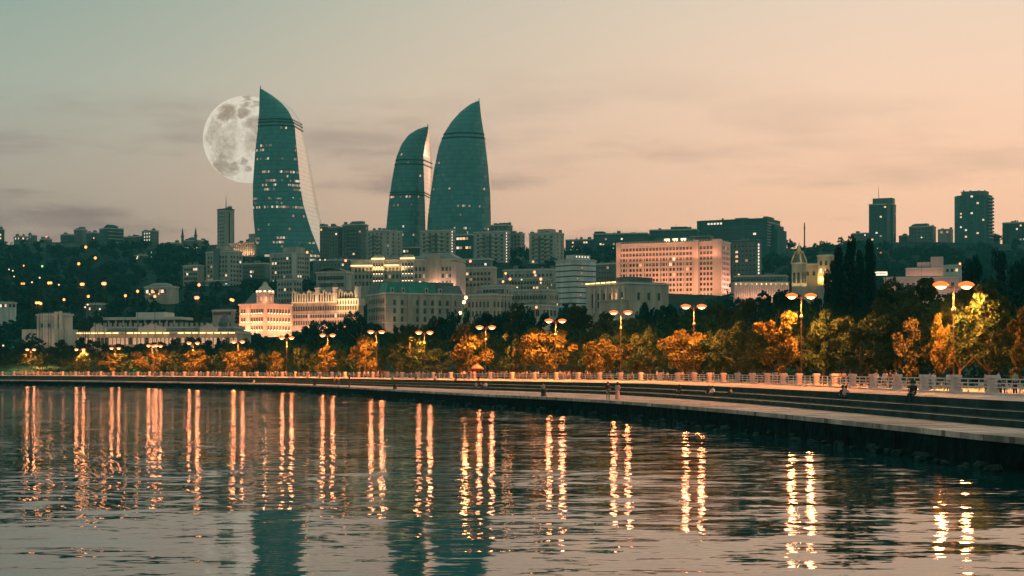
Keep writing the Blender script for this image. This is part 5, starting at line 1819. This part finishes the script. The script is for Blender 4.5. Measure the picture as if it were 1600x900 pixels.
# ------------------------------------------------------------------ street lamps
LAMPS = [
    (48, 547, 590, 'westernmost tall street lamp, its heads crowded against a second lamp', 1),
    (66, 556, 610, 'lower street lamp right beside the westernmost one', 1),
    (125, 547, 560, 'street lamp over the thin sparse tree on the western promenade', 1),
    (180, 545, 535, 'street lamp in front of the central gable of the glowing arcade', 1),
    (238, 541, 510, 'front lamp of the tight pair above the wide lit western tree', 1),
    (245, 541.5, 532, 'rear lamp of the tight pair above the wide lit western tree', 1),
    (302, 537, 485, 'street lamp rising from the rounded tree west of the corner palace', 1),
    (372, 535, 455, 'street lamp directly below the corner palace turret', 1),
    (448, 529, 425, 'street lamp below the western end of the mansard hotel', 1),
    (512, 525, 400, 'street lamp below the eastern half of the mansard hotel', 1),
    (588, 520, 370, 'street lamp touching the bright rounded tree under the green roofed block', 1),
    (663, 521, 356, 'small street lamp half lost in dark trees below the beige block', 1),
    (759, 513, 322, 'street lamp shining through the leaves of the big glowing tree', 1),
    (868, 503, 298, 'street lamp above the wide glowing tree before the banded office', 1),
    (970, 490, 279, 'street lamp standing clear in front of the gazebo', 1),
    (1084, 481, 250, 'street lamp in front of the pink government house', 1),
    (1252, 465, 204, 'street lamp below the cupola tower', 1),
    (1490, 449, 153, 'easternmost street lamp, one glaring head above the treetops', 1),
]
pole_m = MB()
pole_m.lathe([(.20, 0), (.18, .05), (.12, .07), (.08, .09), (.065, .5), (.05, 1.0)], 10)
POLE = pole_m.mesh('pole', ['iron'])
q = MB()
q.lathe([(.10, -.25), (.20, -.12), (.22, .06), (.13, .22), (.07, .30)], 10)
COLLAR = q.mesh('collar', ['iron'])
q = MB()
q.tube([(-1.15, 0, .12), (-.6, 0, .02), (0, 0, -.10), (.6, 0, .02), (1.15, 0, .12)], [.045, .05, .07, .05, .045], 6)
q.lathe([(.09, -.2), (.12, 0), (.05, .35)], 8)
ARM = q.mesh('arm', ['iron'])
q = MB()
q.lathe([(.28, -.10), (.42, -.06), (.47, .04), (.38, .16), (.12, .26), (.02, .28)], 12, 0, 0, 0, 1.25, .8)
HEAD = q.mesh('lamp_head', ['shade_halo'])
q = MB()
q.lathe([(.02, -.27), (.20, -.23), (.31, -.12), (.33, -.03)], 12, 0, 0, 0, 1.25, .8)
BULB = q.mesh('diffuser', ['lamp_glow'])
LAMP_W = 46000
for px, yl, D, lb, _ in LAMPS:
    p = W(px, yl, D)
    h = p.z - Z_PROM
    root = empty('street_lamp', (p.x, p.y, Z_PROM), rng.uniform(-.12, .12), label=lb, cat='street lamp', group='double headed lamps along the promenade')
    put('pole', POLE, root, scale=(1, 1, h))
    put('collar', COLLAR, root, (0, 0, h * .78))
    put('arm', ARM, root, (0, 0, h))
    for sx in (-1.2, 1.2):
        hd = put('lamp_head', HEAD, root, (sx, 0, h + .2), scale=(1.35, 1.35, 1.35))
        put('diffuser', BULB, hd)
        lamp_light('POINT', root, (sx, -.1, h - .42), 560, (1, .30, .13), .40)
        sp_ = lamp_light('SPOT', root, (sx, 0, h - .46), LAMP_W / 2, (1, .275, .045), .25)      # the cut-off lantern throws most of its light down and around
        sp_.data.spot_size = rad(172)
        sp_.data.spot_blend = 0.25

# other lamps among the buildings and on the dark slope
HLAMP = [(14, 421, 'w'), (20, 423, 'w'), (62, 434, 'w'), (34, 443, 'o'), (76, 442, 'o'), (92, 445, 'w'), (127, 444, 'o'), (161, 443, 'r'), (57, 473, 'o'), (61, 473, 'o'), (100, 468, 'o'),
         (138, 463, 'o'), (134, 386, 'o'), (149, 403, 'o'), (123, 412, 'o'), (66, 416, 'g'), (37, 415, 'o'), (196, 462, 'o'), (137, 476, 'w'), (133, 480, 'w'), (156, 483, 'w'), (306, 465, 'r'), (361, 468, 'o'), (37.5, 443, 'o'), (79.5, 442, 'o'), (130, 444, 'o'), (164, 443, 'r'), (64, 474, 'o'), (309, 465, 'r'), (364, 469, 'o'), (242, 463, 'o'), 
         (311, 445, 'r'), (22, 432, 'w'), (50, 441, 'w'), (215, 455, 'o'), (5, 540, 'w'), (480, 394, 'o'), (735, 408, 'r'), (790, 427, 'o'), (797, 436, 'r'), (786, 440, 'o'),
         (808, 449, 'w'), (815, 437, 'w'), (845, 436, 'r'), (845, 442, 'w'), (835, 425, 'r'), (500, 406, 'w'), (508, 406, 'w'), (540, 407, 'r'), (1371, 388, 'w'), (1312, 449, 'w'), (1500, 412, 'o'), (1440, 371, 'w'), (725, 472, 'O'), (728, 465, 'O'), (719, 489, 'O'),
         (1376, 395, 'r'), (838, 480, 'o'), (882, 490, 'o')]
HM = {}
for k_, mt, r_ in (('w', 'lamp_glow_white', .34), ('o', 'lamp_glow_orange', .55), ('r', 'lamp_glow_red', .6), ('g', 'lamp_glow_green', .42), ('O', 'lamp_glow', .55)):
    q = MB()
    q.ball((0, 0, 0), r_, r_, r_, 8, 6)
    HM[k_] = q.mesh('globe', [mt])
q = MB()
q.tube([(0, 0, 0), (0, 0, 1)], [.10, .06], 6)
HP = q.mesh('pole', ['dark_iron'])
HL_ = dict(w='small white lamp shining among the dark hillside trees', o='small orange lamp glowing among the dark hillside trees', r='small reddish lamp glowing on the dark slope', g='lone greenish lamp on the dark western hillside',
           O='bright orange lamp at the corner of the beige block and its neighbour')


def slope_distance(px, py):
    for D in np.arange(600, 1640, 6.0):
        p = W(px, py, D)
        if p.z - ground(p.x, p.y) < 8.0:
            return float(D)
    return 1500.0


for px, py, kd in HLAMP:
    D = slope_distance(px, py) if kd != 'O' else 560
    # step in front of any building that would stand before the lamp
    for x0, x1, d0, d1 in ZONES:
        if x0 < px < x1 and d0 + 55 < D + 60 and D > d0:
            D = min(D, d0 + 40)
    p = W(px, py, D)
    h = max(3.0, p.z - ground(p.x, p.y))
    root = empty('path_lamp', (p.x, p.y, p.z - h), label=HL_[kd], cat='lamp', group={'w': 'white lamps on the slope', 'o': 'orange lamps on the slope', 'r': 'reddish lamps on the slope', 'g': None, 'O': 'orange corner lamps'}[kd])
    put('pole', HP, root, scale=(1, 1, h))
    put('globe', HM[kd], root, (0, 0, h))
    if kd in 'orO':
        lamp_light('POINT', root, (0, -1.0, h - .8), 160 if kd != 'O' else 1200, (1, .36, .12), .4)

# ------------------------------------------------------------------ people
def person_mesh(joints, edges, radii, zones):
    me = bpy.data.meshes.new('person')
    me.from_pydata(joints, edges, [])
    o = bpy.data.objects.new('person_tmp', me)
    COL.objects.link(o)
    sk = o.modifiers.new('skin', 'SKIN')
    sv = me.skin_vertices[0].data
    for v, r in zip(sv, radii):
        v.radius = (r[0], r[1]) if isinstance(r, tuple) else (r, r)
    sv[0].use_root = True
    ss = o.modifiers.new('sub', 'SUBSURF')
    ss.levels = ss.render_levels = 1
    dg = bpy.context.evaluated_depsgraph_get()
    out = bpy.data.meshes.new_from_object(o.evaluated_get(dg))
    bpy.data.objects.remove(o)
    J = np.array(joints)
    idx = []
    for p in out.polygons:
        d = ((J - np.array(p.center)) ** 2).sum(1)
        idx.append(zones[int(np.argmin(d))])
    for k in range(3):
        out.materials.append(M['skin'])
    out.polygons.foreach_set('material_index', idx)
    out.polygons.foreach_set('use_smooth', [True] * len(idx))
    out.update()
    return out


def pose(kind):
    # zones: 0 skin, 1 top, 2 trousers
    if kind == 'sit':
        P = [(0, 0, .12), (0, .03, .36), (0, .02, .58), (0, -.01, .70), (0, -.03, .82), (0, -.03, .93),
             (-.18, .02, .60), (-.25, -.10, .36), (-.20, -.32, .26), (-.19, -.40, .25), (.18, .02, .60), (.26, -.08, .36), (.18, -.30, .24), (.17, -.38, .22),
             (-.10, -.05, .10), (-.13, -.46, .12), (-.13, -.48, -.32), (-.13, -.62, -.36), (.10, -.05, .10), (.13, -.44, .14), (.13, -.44, -.32), (.13, -.58, -.36)]
    elif kind == 'lean':
        P = [(0, .05, .10), (0, .20, .32), (0, .30, .50), (0, .28, .62), (0, .25, .74), (0, .24, .84),
             (-.18, .30, .52), (-.26, .46, .28), (-.28, .56, .02), (-.28, .60, .0), (.18, .30, .52), (.24, .12, .34), (.18, -.10, .30), (.17, -.18, .30),
             (-.10, -.02, .09), (-.14, -.40, .34), (-.14, -.62, .03), (-.14, -.78, .03), (.10, -.02, .09), (.14, -.46, .12), (.14, -.90, .04), (.14, -1.02, .08)]
    elif kind == 'walk':
        P = [(0, 0, .94), (0, 0, 1.18), (0, 0, 1.42), (0, -.01, 1.52), (0, -.02, 1.62), (0, -.02, 1.74),
             (-.19, 0, 1.41), (-.24, .10, 1.14), (-.24, .06, .90), (-.24, .02, .82), (.19, 0, 1.41), (.24, -.08, 1.14), (.24, -.20, .93), (.24, -.25, .86),
             (-.10, 0, .90), (-.11, -.16, .50), (-.11, -.18, .07), (-.11, -.32, .04), (.10, 0, .90), (.11, .08, .50), (.11, .30, .10), (.11, .20, .04)]
    else:
        P = [(0, 0, .94), (0, 0, 1.18), (0, 0, 1.42), (0, -.01, 1.52), (0, -.02, 1.62), (0, -.02, 1.74),
             (-.19, 0, 1.41), (-.25, .03, 1.13), (-.23, -.06, .90), (-.22, -.09, .82), (.19, 0, 1.41), (.26, .02, 1.13), (.20, -.16, 1.0), (.16, -.24, 1.02),
             (-.10, 0, .90), (-.11, -.02, .50), (-.11, .02, .07), (-.12, -.13, .04), (.10, 0, .90), (.12, -.01, .50), (.12, .03, .07), (.14, -.12, .04)]
    E = [(0, 1), (1, 2), (2, 3), (3, 4), (4, 5), (2, 6), (6, 7), (7, 8), (8, 9), (2, 10), (10, 11), (11, 12), (12, 13), (0, 14), (14, 15), (15, 16), (16, 17), (0, 18), (18, 19), (19, 20), (20, 21)]
    Rd = [(.15, .11), (.14, .10), (.16, .10), .055, .095, .075, .07, .05, .038, .04, .07, .05, .038, .04, .095, .065, .045, .04, .095, .065, .045, .04]
    Z = [2, 1, 1, 0, 0, 0, 1, 1, 0, 0, 1, 1, 0, 0, 2, 2, 2, 2, 2, 2, 2, 2]
    return person_mesh(P, E, Rd, Z), P[5], P[4]


POSES = {k: pose(k) for k in ('stand', 'walk', 'sit', 'lean')}
q = MB()
q.lathe([(.101, -.10), (.112, -.02), (.105, .05), (.07, .10), (.01, .115)], 10)
HAIR_S = q.mesh('hair', ['hair'], True)
q = MB()
q.lathe([(.09, -.24), (.12, -.12), (.114, .02), (.105, .06), (.07, .10), (.01, .115)], 10)
HAIR_L = q.mesh('hair', ['hair'], True)
q = MB()
q.lathe([(.30, .0), (.24, .30), (.16, .58), (.145, .68)], 12)
SKIRT = {c: None for c in ()}


def person(x, y, z, kind, rz, top, bottom, label, group=None, hair='s', s=1.0, skirt=None):
    me, ht, hm = POSES[kind]
    o = put('person', me, None, (x, y, z), rz, label, 'person', group, scale=(s, s, s))
    for k, c in ((1, top), (2, bottom)):
        o.material_slots[k].link = 'OBJECT'
        o.material_slots[k].material = M[c]
    put('hair', HAIR_S if hair == 's' else HAIR_L, o, (ht[0], ht[1] + .025, ht[2] - .03))
    if skirt:
        if skirt not in SKIRT:
            k_ = MB()
            k_.lathe([(.27, -.80), (.23, -.45), (.17, -.05), (.145, .08)], 12)
            SKIRT[skirt] = k_.mesh('skirt', [skirt], True)
        put('skirt', SKIRT[skirt], o, (0, 0, .95))
    return o


def row(px, f, z):
    x, y = curve_at(px, f)
    return x, y, z


ZL = 2.72
STEP = [
    (950, .03, Z_QUAY, 'stand', .3, 'black_cloth', 'denim', 'person in dark clothes standing on the lower quay, facing a companion in a pink dress', 's', None),
    (965, .03, Z_QUAY, 'stand', -.5, 'pink_cloth', 'pink_cloth', 'person in a long pale pink dress standing on the lower quay', 'l', 'pink_cloth'),
    (849, .30, 1.86, 'sit', .2, 'grey_cloth', 'black_cloth', 'person in dark clothes hunched alone on the bottom step before the wide glowing tree', 's', None),
    (1062, S2, 1.86, 'sit', -.2, 'black_cloth', 'black_cloth', 'dark dressed person seated alone on the steps west of the seated pair', 'l', None),
    (1107, S2, 1.86, 'sit', .1, 'black_cloth', 'denim', 'dark haired person in black seated close beside a companion in a white shirt', 'l', None),
    (1113.5, S2, 1.86, 'sit', -.1, 'white_cloth', 'denim', 'person in a white shirt seated on the steps in a close pair', 's', None),
    (1144, S2, 1.86, 'lean', .9, 'navy_cloth', 'denim', 'person in dark clothes leaning back on the steps with outstretched legs', 's', None),
    (1322, S3, 2.24, 'sit', .5, 'pink_cloth', 'black_cloth', 'person in a pale pink shirt seated on the second step near the eastern end', 's', None),
    (1317, S3, 2.24, 'sit', .1, 'black_cloth', 'black_cloth', 'dark figure seated tight against the person in the pale pink shirt', 's', None),
    (1425, S3 + .01, ZL, 'sit', .3, 'navy_cloth', 'denim', 'person in navy seated on the top ledge just below the balustrade', 's', None),
    (1428.5, S3 + .01, ZL, 'sit', -.4, 'black_cloth', 'black_cloth', 'person in black huddled close beside the navy dressed person on the top ledge', 's', None),
    (743, .33, 1.86, 'lean', .4, 'grey_cloth', 'black_cloth', 'person lounging on the bottom step, westernmost of a reclining group', 's', None),
    (753, .33, 1.86, 'lean', 1.2, 'navy_cloth', 'navy_cloth', 'person in navy lying back on the bottom step in the reclining group', 's', None),
    (759, .33, 1.86, 'sit', .2, 'white_cloth', 'denim', 'person in a white top sitting up beside the reclining group', 's', None),
    (680, S3, ZL, 'sit', .2, 'white_cloth', 'black_cloth', 'person in a light top seated on the top ledge below the dim olive tree', 's', None),
    (650, S3, ZL, 'lean', .5, 'black_cloth', 'denim', 'person leaning back on the top ledge west of the light topped sitter', 's', None),
    (713, S3, ZL, 'sit', 0, 'black_cloth', 'black_cloth', 'person in black sitting still on the top ledge below the big glowing tree', 'l', None),
    (614, S3, ZL, 'sit', .3, 'tan_cloth', 'denim', 'person in tan seated on the top ledge west of two standing figures', 's', None),
    (594, .80, ZL, 'stand', .4, 'black_cloth', 'black_cloth', 'taller of two dark figures standing on the ledge below the bright rounded tree', 's', None),
    (599, .80, ZL, 'stand', -.6, 'navy_cloth', 'denim', 'shorter of two dark figures standing on the ledge below the bright rounded tree', 's', None),
    (725, .82, ZL, 'stand', .2, 'white_cloth', 'black_cloth', 'person in a white shirt standing on the ledge beside a dark group', 's', None),
    (733, .82, ZL, 'stand', -.2, 'black_cloth', 'black_cloth', 'tall dark figure standing on the ledge in front of the orange parasol', 's', None),
    (741, .82, ZL, 'stand', .5, 'pink_cloth', 'pink_cloth', 'person in a pink dress standing on the ledge near the orange parasol', 'l', 'pink_cloth'),
    (748, .66, ZL, 'sit', .1, 'black_cloth', 'black_cloth', 'dark figure sitting on the ledge just below the orange parasol', 's', None),
    (500, S3, ZL, 'sit', .2, 'grey_cloth', 'black_cloth', 'person in grey seated on the ledge below the eastern lamp of the mansard hotel', 's', None),
    (459, .7, ZL, 'stand', .1, 'black_cloth', 'black_cloth', 'lone dark figure standing on the ledge below the mansard hotel', 's', None),
    (482, S3, ZL, 'sit', 0, 'white_cloth', 'denim', 'person in a light shirt sitting on the ledge midway under the mansard hotel', 's', None),
    (430, .7, ZL, 'walk', 1.4, 'grey_cloth', 'black_cloth', 'person in grey walking along the ledge below the corner palace', 's', None),
    (416, .7, ZL, 'walk', 1.5, 'black_cloth', 'denim', 'leading dark figure of two walking below the corner palace', 's', None),
    (421, .7, ZL, 'walk', 1.5, 'navy_cloth', 'black_cloth', 'trailing dark figure of two walking below the corner palace', 's', None),
    (523, .2, Z_QUAY, 'stand', 1.0, 'grey_cloth', 'black_cloth', 'first of two people standing on the lower quay near the mooring post', 's', None),
    (529, .2, Z_QUAY, 'stand', -1.0, 'tan_cloth', 'denim', 'second of two people on the lower quay, nearer the mooring post', 's', None),
    (397, .3, Z_QUAY, 'sit', .3, 'white_cloth', 'white_cloth', 'person in white crouched on the lower steps below the corner palace', 's', None),
    (358, .7, ZL, 'walk', 1.5, 'black_cloth', 'black_cloth', 'dark figure walking on the ledge west of the corner palace', 's', None),
]
for px, f, z, kd, rz, tp, bt, lb, hr, sk_ in STEP:
    x, y, z = row(px, f, z)
    if kd in ('sit', 'lean'):
        rz += math.atan2(-1, 0) + math.pi / 2 - .55
    person(x, y, z + (.02 if kd != 'stand' else 0), kd, rz, tp, bt, lb, 'people on the waterside steps', hr, 1.0, sk_)

NEAR = [
    (1228, 3.0, 'stand', 'white_cloth', 'black_cloth', 'person in a light top behind the balustrade below the cupola lamp'),
    (1306, 2.2, 'stand', 'white_cloth', 'tan_cloth', 'person in white stooping behind the balustrade west of a strolling couple'),
    (1311, 3.0, 'stand', 'tan_cloth', 'denim', 'person in tan behind the balustrade next to the stooping one in white'),
    (1319, 3.5, 'walk', 'pink_cloth', 'denim', 'strolling person in pink, nearer of the couple behind the wide pillar'),
    (1328, 3.5, 'walk', 'navy_cloth', 'black_cloth', 'strolling person in navy beside the one in pink behind the wide pillar'),
    (1369, 1.8, 'stand', 'white_cloth', 'denim', 'person in a bright white shirt leaning near the balustrade west of the pale trunk'),
    (1383, 2.0, 'stand', 'white_cloth', 'tan_cloth', 'person in cream second from the pale tree trunk behind the balustrade'),
    (1391, 2.4, 'stand', 'red_cloth', 'denim', 'person in red closest to the pale tree trunk'),
    (1399, 4, 'walk', 'black_cloth', 'black_cloth', 'dark dressed person passing just west of the pale tree trunk'),
    (1453, 1.6, 'stand', 'tan_cloth', 'grey_cloth', 'person in tan leaning on the rails between two eastern pillars'),
    (1459, 1.9, 'stand', 'white_cloth', 'white_cloth', 'person in pale clothes beside the one in tan leaning on the rails'),
    (1482, 2.5, 'stand', 'white_cloth', 'tan_cloth', 'person in white right behind an eastern pillar under the lit branch'),
    (1540, 1.6, 'stand', 'pink_cloth', 'grey_cloth', 'person in pink with arms on the rail near the eastern frame edge'),
    (1560, 2.8, 'walk', 'white_cloth', 'black_cloth', 'person in white turning away between the last pillars'),
    (1567, 3.2, 'stand', 'black_cloth', 'denim', 'person in black beside the one in white between the last pillars'),
    (1586, 2.0, 'stand', 'tan_cloth', 'black_cloth', 'easternmost person in tan standing behind the last wide pillar'),
    (1083, 2.0, 'stand', 'pink_cloth', 'white_cloth', 'person in pale pink looking over the balustrade below the government house lamp'),
    (1178, 3.0, 'walk', 'white_cloth', 'denim', 'person in white strolling alone behind the balustrade under the dark spreading tree'),
    (1186, 3.0, 'walk', 'grey_cloth', 'black_cloth', 'person in grey strolling a step behind the lone one in white'),
]


def behind(px, d):
    C = RC + NRM * d
    for i in range(len(C) - 1):
        a, b = C[i], C[i + 1]
        if a[1] < 55:
            continue
        pa, pb = 800 + F * a[0] / a[1], 800 + F * b[0] / b[1]
        if (pa - px) * (pb - px) <= 0 and pa != pb:
            t = (pa - px) / (pa - pb)
            c = a + (b - a) * t
            return float(c[0]), float(c[1])
    return float(C[-1][0]), float(C[-1][1])


for px, d, kd, tp, bt, lb in NEAR:
    x, y = behind(px, d)
    person(x, y, Z_PROM, kd, rng.uniform(-1.5, 1.5), tp, bt, lb, 'people near the eastern balustrade', rng.choice('sl'), rng.uniform(.94, 1.03))
CL = ['white_cloth', 'pink_cloth', 'navy_cloth', 'black_cloth', 'grey_cloth', 'denim', 'red_cloth', 'tan_cloth', 'white_cloth', 'tan_cloth']
for i in range(230):
    u = rng.random()
    px = rng.uniform(0, 560) if u < .36 else (rng.uniform(560, 920) if u < .84 else rng.uniform(920, 1220))
    d = rng.uniform(1.1, 6)
    x, y = behind(px, d)
    person(x, y, Z_PROM, rng.choice(('stand', 'walk', 'walk')), rng.choice((-1.2, 1.9)) + rng.uniform(-.5, .5), rng.choice(CL), rng.choice(CL[2:6]),
           'tiny figure in the evening crowd strolling behind the white balustrade', 'evening crowd on the promenade', rng.choice('sl'), rng.uniform(.92, 1.04))

# orange parasol, mooring posts
x, y = behind(746, 3.4)
ps = empty('parasol', (x, y, Z_PROM), label='orange lit sloping parasol on the promenade beside the big glowing tree', cat='parasol')
q = MB()
q.tube([(0, 0, 0), (0, 0, 2.6)], .05, 6)
q.obj('pole', ['iron'], ps)
q = MB()
for k in range(8):
    a, c = k * math.pi / 4, (k + 1) * math.pi / 4
    q.poly([(0, 0, 3.1), (1.25 * math.cos(a), 1.25 * math.sin(a), 2.2), (1.25 * math.cos(c), 1.25 * math.sin(c), 2.2)])
    q.quad((1.25 * math.cos(a), 1.25 * math.sin(a), 2.0), (1.25 * math.cos(c), 1.25 * math.sin(c), 2.0), (1.25 * math.cos(c), 1.25 * math.sin(c), 2.2), (1.25 * math.cos(a), 1.25 * math.sin(a), 2.2))
q.obj('canopy', ['red_cloth'], ps)
for px, hgt, r, lb in ((546, 2.1, .13, 'slim dark mooring post standing on the lower quay'), (617, .75, .30, 'squat dark bollard on the quay edge below the bright rounded tree'), (849.5, .85, .30, 'squat dark bollard at the quay edge by the hunched sitter'), (492, .6, .3, 'small dark bollard on the quay below the mansard hotel')):
    x, y = curve_at(px, .035)
    bo_ = MB()
    bo_.lathe([(r * 1.3, 0), (r * 1.25, .08), (r, .12), (r * .9, hgt * .7), (r * 1.25, hgt * .85), (r * 1.2, hgt * .96), (r * .6, hgt)], 10)
    put('bollard', bo_.mesh('bollard', ['dark_iron'], True), None, (x, y, Z_QUAY), label=lb, cat='bollard')

# ------------------------------------------------------------------ evening haze over the bay and the hill
HAZE_D = 0.00011
hz = bpy.data.materials.new('haze_air')
hz.use_nodes = True
hz.node_tree.nodes.clear()
pv = hz.node_tree.nodes.new('ShaderNodeVolumePrincipled')
pv.inputs['Color'].default_value = (0.16, 0.78, 0.76, 1)
pv.inputs['Density'].default_value = HAZE_D
pv.inputs['Anisotropy'].default_value = 0.25
ho = hz.node_tree.nodes.new('ShaderNodeOutputMaterial')
hz.node_tree.links.new(pv.outputs[0], ho.inputs['Volume'])
MATS['haze_air'] = hz
k_ = MB()
k_.box(-1300, 1300, -200, 2700, -5, 262)
k_.obj('haze', ['haze_air'], kind='stuff')
